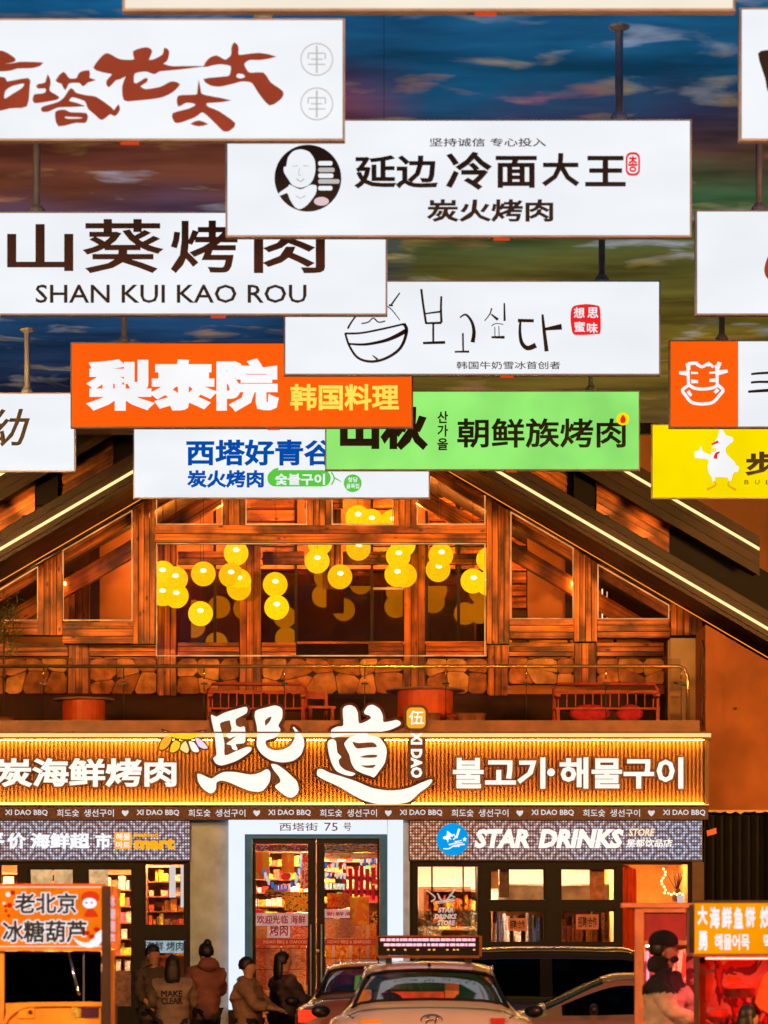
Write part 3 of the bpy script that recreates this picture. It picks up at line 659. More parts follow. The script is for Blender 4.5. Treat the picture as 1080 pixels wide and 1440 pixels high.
# ---- roofs
YR = 48.75
def led_y(px, up=0): return 665 + (abs(px - AX) - 259) * sl - up
shingle = M('roof_covering', (.035, .025, .022), .8, 0, .3, 5, .4)
for s in (-1, 1):
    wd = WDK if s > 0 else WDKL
    xr, xe = AX, AX + s * 720
    def slab(name, o0, o1, Y, d, m, xe_=xe, xr_=xr, parent=bld):
        pts = [(xr_, led_y(xr_) + o0), (xe_, led_y(xe_) + o0), (xe_, led_y(xe_) + o1), (xr_, led_y(xr_) + o1)]
        pts = [(wx(p, YR), wz(q, YR)) for p, q in pts]
        return prism(name, pts if s > 0 else pts[::-1], Y, Y + d, m, parent)
    rf = slab('roof', -27, 4.6, YR + .06, 8, shingle)
    for k in range(3):
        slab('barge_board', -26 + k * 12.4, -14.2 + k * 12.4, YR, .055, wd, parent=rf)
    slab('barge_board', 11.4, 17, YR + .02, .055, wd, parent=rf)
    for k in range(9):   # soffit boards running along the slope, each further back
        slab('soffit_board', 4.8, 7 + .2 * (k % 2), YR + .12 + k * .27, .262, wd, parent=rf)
    slab('light_strip', -2.6, 1.8, YR - .025, .022, pale_strip, xr_=AX + s * 60, parent=rf)
    slab('eave_light', 7.4, 7.8, YG - .34, .05, E('eave_glow', (1, .27, .03), 1.5), xr_=AX + s * 60, parent=rf)
    # upper roof
    xu = AX + s * 624
    UY = YR + .7
    def uslab(name, o0, o1, Y, d, m, parent=bld, xe_=xu):
        pts = [(xr, led_y(xr, 106) + o0), (xe_, led_y(xe_, 106) + o0), (xe_, led_y(xe_, 106) + o1), (xr, led_y(xr, 106) + o1)]
        return pprism(name, pts if s > 0 else pts[::-1], Y, d, m, parent)
    ur = uslab('upper_roof', -18, 30, UY + .06, 8, shingle)
    for k in range(4):
        uslab('barge_board', -18 + k * 14, -4.6 + k * 14, UY, .055, wd, ur)
    uslab('light_strip', -2.2, 2.2, UY - .025, .022, pale_strip, ur)
    # clerestory between the roofs
    cl = pprism('clerestory_wall', [(xr, led_y(xr, 80)), (xe, led_y(xe, 80)), (xe, led_y(xe, 10)), (xr, led_y(xr, 10))][::s], UY + .9, .1, black, bld)
    for (c0, c1) in ((285, 361), (395, 497)):
        for k in range(4):
            a, b = AX + s * c0, AX + s * c1
            o = -74 + k * 12
            pts = [(a, led_y(a) + o), (b, led_y(b) + o), (b, led_y(b) + o + 11.4), (a, led_y(a) + o + 11.4)]
            pprism('clerestory_board', pts if s > 0 else pts[::-1], UY + .80 + .012 * (k % 2), .05, WDR if s > 0 else WDL, cl)
    pbox('clerestory_post', AX + s * 378 - 15, 600, AX + s * 378 + 15, led_y(AX + s * 378) - 24, UY + .6, .15, black, bld)
    for c0 in (408, 462):
        px = AX + s * c0; Yl = UY + .5
        pos = P(px, led_y(px) - 34, Yl)
        lp = box('spot_lamp', pos.x - .05, pos.x + .05, Yl - .05, Yl + .05, pos.z - .16, pos.z - .08, darkm, bld)
        l = bpy.data.lights.new('spot', 'SPOT'); l.energy = 16; l.color = (1, .40, .10); l.spot_size = R(70); l.spot_blend = .8; l.shadow_soft_size = .03
        lo = bpy.data.objects.new('spot_bulb', l); COL.objects.link(lo); lo.location = (pos.x, Yl - .1, pos.z - .05)
        lo.rotation_euler = Vector((0, .42, .22)).to_track_quat('-Z', 'Y').to_euler()
# brown rendered building behind
bb = thing('neighbour_building', (0, 60, 0), 'plain brown rendered building rising behind the restaurant roof', 'building')
nb = box('wall', -14, 14, 59, 66, 0, 12.5, M('brown_render', (.16, .07, .045), .9, 0, .15, 1, .3), bb)
box('parapet', -14.1, 14.1, 58.9, 59.2, 12.5, 12.8, M('brown_coping', (.10, .05, .035), .8), bb)

# ---- balcony
deck = box('balcony_deck', wx(-80, YF), wx(990, YF), YS + .12, YG + .3, wz(1024, YS) - .12, wz(1024, YS) - .02, dkwall, bld)
pm_ = M('parapet_board', (.20, .075, .035), .5, 0, .35, 3, .2)
pbox('balcony_fascia', -80, 1013, 984, 1029, YS + .08, .06, pm_, bld)
rail = thing('glass_railing', (wx(440, YS), YS + .14, wz(1013, YS)), 'glass balcony railing with brass handrail above the main sign', 'railing')
YL = YS + .14
brass = M('brass_rail', (.75, .48, .20), .25, .9)
tube('handrail', [P(-80, 937, YL), P(955, 937, YL), P(962, 940, YL), P(967, 950, YL), P(967, 1012, YL)], .028, brass, rail, 10)
rg = glass('railing_glass', (1, .95, .9), .03, .93)
xs = [-52, 61, 174, 287, 400, 513, 627, 740, 852, 958]
for i, x in enumerate(xs):
    tube('rail_post', [P(x, 1013, YL + .03), P(x, 958, YL + .03)], .008, darkm, rail, 6)
    tube('clamp_stem', [P(x, 938, YL + .03), P(x, 955, YL + .03)], .012, brass, rail, 6)
    pbox('clamp', x - 5, 960, x + 5, 962.5, YL, .04, darkm, rail)
    if i < len(xs) - 1:
        pbox('glass_panel', x + 1, 926, xs[i + 1] - 1, 1012, YL + .045, .012, rg, rail)
tube('end_bracket', [P(948, 960, YL + .06), P(966, 964, YL + .06)], .015, darkm, rail, 6)

# balcony furniture
redwood = M('red_painted_wood', (.46, .075, .02), .5, 0, .3, 8, .2)
redm = M('dull_red_metal', (.40, .06, .03), .5, 0, .2, 8)
zf = wz(1024, YS) - .02
def slat_bench(px0, px1, Y, label):
    t = thing('slatted_bench', (wx((px0 + px1) / 2, Y), Y, zf), label, 'bench', 'slatted benches on the balcony')
    X0, X1 = wx(px0, Y), wx(px1, Y); zt = wz(962, Y)
    tube('back_frame', [(X0, Y, zf + .02), (X0, Y, zt - .08), (X0 + .06, Y, zt), (X1 - .06, Y, zt), (X1, Y, zt - .08), (X1, Y, zf + .02)], .028, redm, t, 8)
    box('back_rail', X0, X1, Y - .02, Y + .02, zt - .14, zt - .10, redwood, t)
    box('back_rail', X0, X1, Y - .02, Y + .02, zt - .42, zt - .38, redwood, t)
    n = 12
    for k in range(n):
        x = X0 + (X1 - X0) * (k + .5) / n
        box('spindle', x - .009, x + .009, Y - .01, Y + .01, zt - .38, zt - .14, redwood, t)
    for k in range(4):
        box('seat_slat', X0, X1, Y - .42 + k * .10, Y - .34 + k * .10, zf + .40, zf + .43, redwood, t)
    for x in (X0 + .02, X1 - .06):
        box('leg', x, x + .05, Y - .42, Y - .37, zf + .005, zf + .40, redwood, t)
        box('armrest', x - .01, x + .06, Y - .42, Y + .02, zf + .60, zf + .64, redwood, t)
    return t
slat_bench(293, 430, 50.2, 'slatted red bench behind the left big white brush character')
slat_bench(779, 925, 50.2, 'slatted red bench with pink cushions at the right end of the balcony')
for i, (a, b) in enumerate(((800, 858), (866, 905))):
    c_ = P((a + b) / 2, 1003, 50.0)
    tag(ball('cushion', c_, ((b - a) * 50 / F / 2, .12, .14), M('pink_cushion', (.55, .03, .09), .9, 0, .3, 12, .5)), ('left' if i == 0 else 'right') + ' pink cushion on the right slatted bench', 'cushion', 'cushions on the bench')
def chair(px, Y, label, rz):
    t = thing('wooden_chair', (wx(px, Y), Y, zf), label, 'chair', rz=rz)
    for sx in (-.2, .16):
        box('leg', sx, sx + .05, -.2, -.15, .005, .44, redwood, t, local=True)
        box('leg', sx, sx + .05, .17, .22, .005, .74, redwood, t, local=True)
    box('seat', -.22, .23, -.22, .23, .44, .48, redwood, t, local=True)
    box('backrest', -.2, .21, .18, .21, .62, .74, redwood, t, local=True)
chair(447, 50.3, 'orange wooden chair beside the left slatted bench', .3)
def drum_table(px, Y, wpx, hpy, label):
    t = thing('round_table', (wx(px, Y), Y, zf), label, 'table', 'round tables on the balcony')
    zt = wz(hpy, Y); r = wpx / 2 * Y / F
    lathe('table_base', (wx(px, Y), Y, zf + .002), [(r, 0), (r, zt - zf - .03)], M('orange_drum', (.62, .10, .015), .5, 0, .2, 5, .1), t, 28)
    lathe('table_top', (wx(px, Y), Y, zt - .028), [(r * 1.42, 0), (r * 1.44, .015), (r * 1.42, .028)], M('table_top', (.34, .22, .13), .4, 0, .2, 8), t, 32)
drum_table(118, 50.1, 60, 983, 'orange drum table with a thin wide top at the left of the balcony')
drum_table(598, 50.1, 78, 970, 'orange drum table behind the right big white brush character')
t = thing('round_stool', (wx(632, 49.6), 49.6, zf), 'low red round stool beside the drum table', 'stool')
lathe('seat', (wx(632, 49.6), 49.6, zf + .26), [(.16, 0), (.17, .03), (.15, .05)], redm, t); lathe('base', (wx(632, 49.6), 49.6, zf + .002), [(.14, 0), (.13, .255)], M('dark_red', (.2, .03, .015)), t)
# plant at the left
def leafy(name, c, rx, rz_, n, label, cat):
    t = thing(name, (c.x, c.y, zf), label, cat)
    lathe('pot', (c.x, c.y, zf + .002), [(.12, 0), (.17, .3), (.18, .32)], M('clay_pot', (.2, .08, .04)), t)
    tube('stem', [(c.x, c.y, zf + .3), (c.x + .02, c.y, c.z)], .015, M('stem_bark', (.09, .06, .03)), t, 6)
    v, f = [], []
    for i in range(n):
        a, b = random.uniform(0, 2 * math.pi), random.gauss(0, 1)
        r = random.random() ** .5
        p = Vector((c.x + rx * r * math.cos(a), c.y + .25 * math.sin(a) * r, c.z + rz_ * max(-1, min(1, b * .5))))
        d = Vector((random.gauss(0, 1), random.gauss(0, .6), random.gauss(.2, 1))).normalized(); sd = d.orthogonal().normalized() * .012
        q = len(v); L = random.uniform(.07, .15); v += [p, p + d * L * .5 + sd, p + d * L, p + d * L * .5 - sd]; f.append((q, q + 1, q + 2, q + 3))
    o = link('foliage', mesh(v, f), M('leaf_green', (.09, .10, .03), .6, 0, .5, 20), t); o['kind'] = 'stuff'
leafy('potted_shrub', P(4, 880, 50.4), .27, .5, 420, 'small leaved potted shrub at the left end of the balcony', 'plant')

# ------------------------------------------------------------------ main sign band
sg = thing('restaurant_sign', (wx(440, YS), YS, wz(1133, YS)), 'wide ribbed orange sign band with big white brush characters and Korean lettering', 'sign')
board = M('sign_board_brown', (.16, .055, .02), .6, 0, .15, 6)
YBd = YS + .16
pbox('board', -80, 1036, 990, 1130, YBd, .08, board, sg)
fl = []
px = -79
while px < 988:
    fl.append((wx(px, YBd), wx(px + 2.6, YBd), YBd - .035, YBd + .005, wz(1129, YBd), wz(1038, YBd))); px += 5.6
boxes('flutes', fl, M('flute_tan', (.32, .12, .04), .5, 0, .1, 6), sg, kind='stuff')
glow = E('amber_strip', (1, .50, .03), 110, .02)
lip = M('lip_metal', (.10, .05, .03), .5, .3)
pbox('top_lip', -80, 1036.5, 1000, 1039.5, YS, .235, lip, sg)
pbox('top_cap', -80, 1028.8, 1001, 1031, YS - .03, .27, lip, sg)
pbox('top_light_line', -80, 1031.2, 1000, 1036.3, YS - .01, .03, E('cream_light_line', (1, .62, .22), 1.15), sg)
pbox('bottom_lip', -80, 1130.5, 998, 1133.5, YS, .235, lip, sg)
for zz, s in ((wz(1039.7, YS) - .012, 1), (wz(1130.3, YS) + .002, -1)):
    box('amber_light_strip', wx(-80, YS), wx(990, YS), YS + .035, YS + .06, zz, zz + .010, glow, sg)
box('cream_edge_line', wx(-80, YS), wx(997, YS), YS - .006, YS - .001, wz(1132.2, YS), wz(1130.6, YS), E('edge_line', (1, .6, .2), 1.1), sg)
pbox('end_cap', 991, 1040, 997, 1130, YS + .1, .13, lip, sg)
letters = E('warm_white_letter', (1.0, .92, .80), 1.12, .02)
choc = M('chocolate_outline', (.075, .018, .010), .5)
YT = YS + .03
oA, oB = (260, 980, 5.4), (430, 980, 5.4)
XI = [[[(200, 135), (240, 150), (300, 120), (400, 90), (460, 75), (475, 90), (465, 125), (400, 160), (385, 175), (390, 215), (420, 230), (455, 228), (458, 340), (420, 355), (385, 360), (400, 395), (385, 405), (360, 395), (350, 368), (320, 360), (320, 350), (390, 300), (395, 290), (340, 315), (318, 300), (315, 285), (345, 265), (355, 240), (345, 200), (340, 178), (300, 185), (265, 205), (285, 280), (300, 350), (303, 443), (380, 415), (470, 380), (505, 385), (500, 410), (450, 450), (380, 490), (280, 520), (235, 505), (215, 470), (225, 455), (240, 440), (235, 380), (225, 280), (205, 190)]],
      [[(535, 110), (560, 95), (620, 80), (680, 65), (720, 75), (740, 100), (738, 160), (710, 215), (725, 245), (715, 280), (680, 310), (620, 330), (612, 350), (630, 385), (680, 405), (740, 400), (800, 370), (830, 320), (838, 270), (820, 235), (828, 228), (860, 260), (900, 310), (905, 370), (880, 440), (820, 485), (740, 497), (650, 480), (580, 430), (545, 370), (550, 280), (545, 220), (530, 150)], [(608, 180), (635, 155), (658, 150), (645, 185), (612, 218)]],
      [[(95, 585), (130, 590), (200, 620), (250, 590), (300, 570), (380, 570), (500, 590), (570, 575), (620, 548), (645, 565), (650, 600), (640, 650), (600, 705), (560, 720), (500, 715), (430, 690), (340, 650), (280, 635), (240, 650), (235, 700), (210, 730), (180, 728), (130, 690), (100, 640)]],
      [[(655, 510), (700, 515), (760, 555), (810, 600), (850, 640), (865, 700), (850, 740), (810, 765), (770, 755), (720, 720), (685, 685), (690, 670), (720, 650), (725, 630), (710, 600), (670, 550)]]]
DAO = [[[(190, 270), (200, 245), (240, 225), (285, 215), (280, 100), (300, 70), (340, 62), (375, 80), (395, 120), (405, 200), (460, 185), (495, 160), (480, 140), (450, 130), (443, 110), (470, 70), (510, 60), (560, 90), (585, 140), (590, 190), (640, 185), (690, 175), (718, 190), (715, 215), (640, 250), (560, 265), (475, 275), (480, 290), (560, 310), (605, 370), (615, 420), (600, 500), (560, 560), (520, 610), (490, 600), (430, 580), (375, 550), (345, 500), (330, 440), (300, 380), (293, 350), (330, 310), (385, 285), (300, 290), (200, 310)],
        [(355, 340), (400, 350), (510, 345), (540, 380), (470, 385), (390, 392), (365, 365)], [(410, 455), (470, 440), (540, 440), (530, 460), (450, 462)], [(415, 520), (470, 520), (530, 515), (510, 538), (460, 538)]],
       [[(165, 360), (175, 330), (205, 320), (230, 340), (240, 420), (270, 455), (250, 480), (260, 520), (300, 555), (375, 580), (350, 600), (290, 590), (230, 560), (195, 500), (175, 430)]],
       [[(85, 570), (95, 548), (130, 550), (180, 575), (260, 600), (380, 640), (500, 690), (620, 710), (720, 705), (800, 685), (880, 650), (950, 625), (960, 640), (930, 680), (860, 730), (790, 795), (700, 812), (560, 815), (450, 790), (350, 740), (250, 680), (150, 635), (90, 600)]]]
for grp, oo in ((XI, oA), (DAO, oB)):
    for i, pg in enumerate(grp):
        glyph(pg, *oo, YT - .05, letters, sg, 'brush_stroke', .02)
        glyph([pg[0]], *oo, YT - .028 + .002 * i, choc, sg, 'stroke_outline', .05, grow=.042)
# solid backing behind the inner gaps of the two characters
glyph([[(265, 205), (460, 160), (460, 340), (470, 400), (300, 445)]], *oA, YT - .022, choc, sg, 'stroke_outline', .03)
glyph([[(225, 300), (400, 285), (350, 330), (380, 560), (375, 590), (250, 500), (240, 400)]], *oB, YT - .018, choc, sg, 'stroke_outline', .03)
glyph([[(660, 560), (715, 600), (725, 650), (690, 670), (655, 650)]], *oA, YT - .018, choc, sg, 'stroke_outline', .03)
ol = (220, 900, 4.5)
for pg, mm in (([(50, 575), (100, 590), (180, 595), (250, 585), (300, 577), (270, 600), (220, 625), (150, 625), (90, 610)], E('leaf_yellow', (1, .66, .02), 1.0)),
               ([(18, 690), (30, 640), (60, 610), (95, 620), (80, 660), (50, 690)], E('leaf_amber', (.95, .45, .03), 1.0)), ([(85, 705), (95, 660), (120, 635), (150, 650), (140, 690), (110, 710)], E('leaf_yellow', (1, .62, .03), 1.0)),
               ([(150, 690), (160, 660), (185, 640), (205, 690), (195, 715), (170, 705)], E('leaf_pale', (.95, .78, .3), 1.0)), ([(205, 640), (240, 650), (270, 700), (250, 710), (225, 700), (210, 665)], letters), ([(245, 620), (280, 630), (325, 680), (300, 688), (265, 670)], E('leaf_lilac', (.85, .72, .9), 1.0))):
    glyph([pg], *ol, YT - .05, mm, sg, 'leaf', .02); glyph([pg], *ol, YT - .028, choc, sg, 'leaf_outline', .03, grow=.022)
glyph([rrect(571.7, 995, 598.5, 1024, 7)], 0, 0, 1, YT - .05, E('badge_amber', (.95, .42, .02), 1.0), sg, 'badge', .02, smooth=0)
glyph([rrect(568, 991.5, 602, 1027, 10)], 0, 0, 1, YT - .025, choc, sg, 'badge_outline', .04, smooth=0)
text('伍', 575, 999, 596, 1019, YT - .056, letters, sg, .015)
text('XI DAO', 577.5, 1028, 594, 1094, YT - .05, letters, sg, .055, rot=True, d=.02)
glyph([rrect(573.5, 1022, 598.5, 1098, 8)], 0, 0, 1, YT - .026, choc, sg, 'badge_outline', .04, smooth=0)
text('炭海鲜烤肉', -7, 1066, 248, 1107, YBd - .09, letters, sg, .036, back=choc, grow=.075, d=.03, bd=.03)
text('秘制', -110, 1066, -12, 1107, YBd - .09, letters, sg, .036, back=choc, grow=.075, d=.03, bd=.03)
text('불고기', 637, 1065, 767, 1109, YBd - .09, letters, sg, .034, back=choc, grow=.075, d=.03, bd=.03)
glyph([disc_pts(775, 1086, 5.5, 16)], 0, 0, 1, YBd - .09, letters, sg, 'dot', .03, smooth=0)
glyph([disc_pts(775, 1086, 7.5, 16)], 0, 0, 1, YBd - .055, choc, sg, 'dot_outline', .03, smooth=0)
text('해물구이', 787, 1065, 961, 1109, YBd - .09, letters, sg, .034, back=choc, grow=.075, d=.03, bd=.03)

# ticker strip
YK = YS + .02
tk = thing('lettered_strip', (wx(440, YK), YK, wz(1152, YK)), 'narrow dark brown strip with repeating XI DAO BBQ and heart marks', 'sign')
pbox('strip_board', -80, 1134.5, 996, 1152.5, YK, .12, M('strip_brown', (.085, .035, .03), .6), tk)
tick = E('strip_white', (.75, .72, .74), 1.0)
for k in range(-1, 6):
    b = 7 + 185 * k
    text('XI DAO BBQ', b, 1138.5, min(b + 60, 994), 1147.5, YK - .006, tick, tk, .02)
    if k < 5:
        text('희도숯', b + 73, 1138, b + 104, 1148.5, YK - .006, tick, tk, .01); text('생선구이', b + 111, 1138, b + 153, 1148.5, YK - .006, tick, tk, .01)
        glyph([[(b + 169, 1148), (b + 164.5, 1143), (b + 165, 1139.5), (b + 169, 1140.5), (b + 173, 1139.5), (b + 173.5, 1143)]], 0, 0, 1, YK - .006, tick, tk, 'heart', smooth=2)

# ------------------------------------------------------------------ LED panels over the shop windows
def wave_mat(name, cold):
    m, n, l = nt(name); n.remove(n['Principled BSDF'])
    g = n.new('ShaderNodeNewGeometry'); sp = n.new('ShaderNodeSeparateXYZ'); l.new(g.outputs['Position'], sp.inputs[0])
    def mt(op, a, b=None, c_=None):
        q = n.new('ShaderNodeMath'); q.operation = op
        for i, v in enumerate((a, b, c_)):
            if v is None: continue
            if isinstance(v, (int, float)): q.inputs[i].default_value = v
            else: l.new(v, q.inputs[i])
        return q.outputs[0]
    px_, pz_ = .50, .30
    def ring(ox, oz):
        fx = mt('SUBTRACT', mt('FRACT', mt('MULTIPLY_ADD', sp.outputs[0], 1 / px_, 50 + ox)), .5)
        fz = mt('FRACT', mt('MULTIPLY_ADD', sp.outputs[2], 1 / (pz_ * 1.0), 50 + oz))
        dx = mt('MULTIPLY', fx, px_); dz = mt('MULTIPLY', fz, pz_)
        return mt('SQRT', mt('ADD', mt('MULTIPLY', dx, dx), mt('MULTIPLY', dz, dz)))
    d = mt('MINIMUM', ring(0, 0), mt('ADD', ring(.5, .5), .0))
    band = mt('MULTIPLY_ADD', mt('SINE', mt('MULTIPLY', d, 68)), .5, .5)
    # led pixels
    gx = mt('MULTIPLY_ADD', mt('SINE', mt('MULTIPLY', sp.outputs[0], 2 * math.pi / .044)), .5, .5)
    gz = mt('MULTIPLY_ADD', mt('SINE', mt('MULTIPLY', sp.outputs[2], 2 * math.pi / .044)), .5, .5)
    pixm = mt('MULTIPLY_ADD', mt('MULTIPLY', gx, gz), 1.6, .28)
    z = n.new('ShaderNodeTexNoise'); z.inputs['Scale'].default_value = .9; l.new(g.outputs['Position'], z.inputs['Vector'])
    tint = n.new('ShaderNodeMath'); tint.operation = 'MULTIPLY_ADD'; l.new(sp.outputs[0], tint.inputs[0]); tint.inputs[1].default_value = cold[0]; tint.inputs[2].default_value = cold[1]
    tt = mt('ADD', tint.outputs[0], mt('MULTIPLY_ADD', z.outputs[0], .8, -.4))
    r = n.new('ShaderNodeValToRGB'); l.new(tt, r.inputs[0]); r.color_ramp.elements[0].color = (.80, .42, .26, 1); r.color_ramp.elements[1].color = (.56, .60, .76, 1)
    r2 = n.new('ShaderNodeValToRGB'); l.new(band, r2.inputs[0]); r2.color_ramp.elements[0].position = .25; r2.color_ramp.elements[1].position = .9
    r2.color_ramp.elements[0].color = (.50, .32, .28, 1); r2.color_ramp.elements[1].color = (1, 1, 1, 1)
    mx = n.new('ShaderNodeMixRGB'); mx.blend_type = 'MULTIPLY'; mx.inputs[0].default_value = 1; l.new(r.outputs[0], mx.inputs[1]); l.new(r2.outputs[0], mx.inputs[2])
    e = n.new('ShaderNodeEmission'); l.new(mx.outputs[0], e.inputs[0]); l.new(pixm, e.inputs[1]); l.new(e.outputs[0], n['Material Output'].inputs[0])
    return m
YD = YF - .1
def led_panel(a, b, label, mm, seams):
    t = thing('led_sign_panel', (wx((a + b) / 2, YD), YD, wz(1210, YD)), label, 'sign')
    pbox('housing', a - 1, 1153.2, b + 1, 1211, YD + .03, .15, darkm, t)
    ed = [a] + seams + [b]
    for x0, x1 in zip(ed[:-1], ed[1:]):
        pbox('led_screen', x0 + .4, 1154.5, x1 - .4, 1209, YD, .03, mm, t)
    return t, YD - .03
t, Y = led_panel(-80, 266.5, 'wave patterned screen sign reading seafood mart above the left windows', wave_mat('wave_led_left', (.0, .78)), [113])
text('价', 10, 1171, 37, 1194, Y, wtext, t, .05)
text('平', -22, 1171, 6, 1194, Y, wtext, t, .05)
text('海鲜超', 42, 1171, 127, 1194, Y, wtext, t, .05)
text('市', 134, 1171, 156, 1194, Y, wtext, t, .05)
mo = E('mart_orange', (1, .42, .01), 1.05)
glyph([rrect(161, 1170.5, 185, 1194, 3)], 0, 0, 1, Y, mo, t, 'logo_square', smooth=0)
text('해물', 163, 1172, 183, 1181.5, Y - .02, wtext, t, .02); text('마트', 163, 1183.5, 183, 1192.5, Y - .02, wtext, t, .02)
text('Seafood', 188, 1170.5, 222, 1177, Y, mo, t, .04); text('mart', 189, 1178, 246, 1194.5, Y, mo, t, .07)
t, Y = led_panel(576, 987, 'wave patterned screen sign reading STAR DRINKS above the right windows', wave_mat('wave_led_right', (.24, -.10)), [781.5])
glyph([disc_pts(636.5, 1180.5, 22.5, 40)], 0, 0, 1, Y, E('logo_blue', (.0, .34, .83), 1.0), t, 'logo_disc', smooth=0)
os_ = (570, 1140, 4.909)
glyph([[(262, 180), (285, 170), (288, 140), (305, 150), (325, 165), (310, 185), (320, 200), (300, 195), (295, 222), (285, 200), (262, 195)]], *os_, Y - .02, wtext, t, 'logo_mark')
strokes([([(320, 180), (335, 165), (345, 185), (330, 200)], 8, 8), ([(372, 125), (352, 190)], 16, 14), ([(340, 215), (390, 205)], 9, 6), ([(300, 235), (360, 222), (395, 222)], 10, 8), ([(262, 262), (300, 262), (340, 240), (410, 232)], 7, 10), ([(330, 245), (375, 245)], 10, 10)], *os_, Y - .02, wtext, t, 'logo_mark')
glyph([[(410, 180), (415, 190), (426, 192), (417, 200), (420, 213), (410, 206), (399, 213), (402, 200), (394, 192), (405, 190)]], *os_, Y - .02, wtext, t, 'logo_star', smooth=0)
warm_w = E('led_letter_white', (1, .90, .82), 1.1)
text('STAR', 667, 1165.5, 745, 1193, Y, warm_w, t, .06, shear=.2)
text('DRINKS', 757, 1165.5, 877, 1193, Y, warm_w, t, .06, shear=.2)
text('STORE', 884, 1165, 921, 1176, Y, E('led_letter_peach', (1, .74, .5), 1.05), t, .04, shear=.2)
text('星都饮品店', 881, 1180, 946, 1191, Y, warm_w, t, .025, shear=.1)

# ------------------------------------------------------------------ shop front
concrete = M('brushed_concrete', (.30, .40, .52), .7, 0, .25, 3, .3)
pbox('pillar', 267.5, 1153, 321, 1487, YF - .02, .5, concrete, bld)
portal = E('white_portal_light', (.86, .93, 1.0), 1.0, .02)
pbox('portal_side', 321.5, 1153, 343.5, 1420, YF - .16, .3, portal, bld)
pbox('portal_side', 545, 1153, 567, 1420, YF - .16, .3, portal, bld)
pbox('portal_head', 344, 1153, 544.5, 1172.5, YF - .16, .3, portal, bld)
pbox('portal_base', 321.5, 1420.5, 343.5, 1487, YF - .165, .3, black, bld); pbox('portal_base', 545, 1420.5, 567, 1487, YF - .165, .3, black, bld)
nbm = M('house_number_print', (.10, .015, .02), .6)
tn = thing('house_number', (wx(444, YF), YF - .17, wz(1168, YF)), 'dark red street name and number 75 over the door', 'sign')
text('西塔街', 393, 1157, 447, 1168.5, YF - .168, nbm, tn, .006) ; text('75', 456, 1157, 475, 1168.5, YF - .168, nbm, tn, .0); text('号', 483, 1157, 494, 1168.5, YF - .168, nbm, tn, .006)
pbox('side_jamb', 567.5, 1153, 576, 1487, YF - .05, .3, M('blue_grey_jamb', (.30, .38, .45), .5), bld)
bluef = M('petrol_frame', (.012, .10, .17), .4, .2)
dg = glass('door_glass', (1, .97, .95), .05, .93)
pbox('door_frame', 344, 1173, 355, 1487, YF + .02, .2, bluef, bld); pbox('door_frame', 534, 1173, 544.5, 1487, YF + .02, .2, bluef, bld)
pbox('door_frame', 355.2, 1173, 533.8, 1179, YF + .02, .2, bluef, bld)
for (a, b) in ((355.5, 444), (445.5, 533.5)):
    dr = pbox('glass_door', a + (0 if a < 400 else 10), 1186, b - (10 if a < 400 else 0), 1478, YF + .09, .015, dg, bld)
    pbox('door_rail', a, 1179.3, b, 1186.5, YF + .07, .06, black, dr); pbox('door_rail', a, 1478, b, 1485, YF + .07, .06, black, dr)
    pbox('door_stile', a, 1186.7, a + (4 if a < 400 else 11), 1478, YF + .07, .06, black, dr); pbox('door_stile', b - (11 if a < 400 else 3), 1186.7, b, 1478, YF + .07, .06, black, dr)
    pbox('red_film', a + (4.5 if a < 400 else 11.5), 1320, b - (11.5 if a < 400 else 3.5), 1329.5, YF + .08, .004, M('red_film', (.30, .012, .012), .5), dr)
    text('XIDAO BBQ & SEAFOOD', a + 14, 1322.3, b - 12, 1327.5, YF + .072, M('pink_print', (.75, .45, .40)), dr, .01)
    hx = 437 if a < 400 else 452
    tube('door_handle', [P(hx, 1300, YF + .03), P(hx, 1420, YF + .03)], .012, steel, dr, 8)
ball('door_lock', P(447, 1337, YF + .05), .025, M('lock_metal', (.8, .7, .75), .3, .8), bld)
wg = glass('shop_glass', (1, .97, .95), .05, .94)
def shop_window(a, b, y0, y1, fr=3, nm='shop_window'):
    w_ = pbox(nm, a, y0, b, y1, YF + .10, .012, wg, bld)
    pbox('window_frame', a - fr, y0 - fr, b + fr, y0 - .2, YF + .06, .08, black, w_); pbox('window_frame', a - fr, y1 + .2, b + fr, y1 + fr, YF + .06, .08, black, w_)
    pbox('window_frame', a - fr, y0, a - .2, y1, YF + .06, .08, black, w_); pbox('window_frame', b + .2, y0, b + fr, y1, YF + .06, .08, black, w_)
    return w_
def wall_with_holes(x0, x1, y0, y1, holes):
    """black shop-front wall pieces around the window openings"""
    xsx = sorted({x0, x1, *[h[0] for h in holes], *[h[1] for h in holes]}); ysy = sorted({y0, y1, *[h[2] for h in holes], *[h[3] for h in holes]})
    lst = []
    for i in range(len(xsx) - 1):
        run = None
        for j in range(len(ysy) - 1):
            cx_, cy_ = (xsx[i] + xsx[i + 1]) / 2, (ysy[j] + ysy[j + 1]) / 2
            if any(h[0] < cx_ < h[1] and h[2] < cy_ < h[3] for h in holes):
                if run: lst.append(run); run = None
            else:
                run = (xsx[i], xsx[i + 1], run[2] if run else ysy[j], ysy[j + 1])
        if run: lst.append(run)
    for a, b, c0, c1 in lst:
        pbox('shopfront_panel', a, c0, b, c1, YF + .04, .12, black, bld)
LH = [(-50, -8, 1214, 1400), (-1, 27, 1214, 1400), (40, 105, 1220, 1303), (40, 105, 1320, 1418), (122, 187, 1220, 1418), (202, 261, 1213, 1303), (202, 261, 1320, 1418)]
RH = [(585, 674, 1216, 1341), (688, 767, 1220, 1268), (688, 767, 1279, 1327), (787, 866, 1220, 1268), (787, 866, 1279, 1327), (873, 970, 1213, 1341)]
wall_with_holes(-80, 267, 1211.2, 1487, LH); wall_with_holes(576.5, 973, 1211.2, 1487, RH)
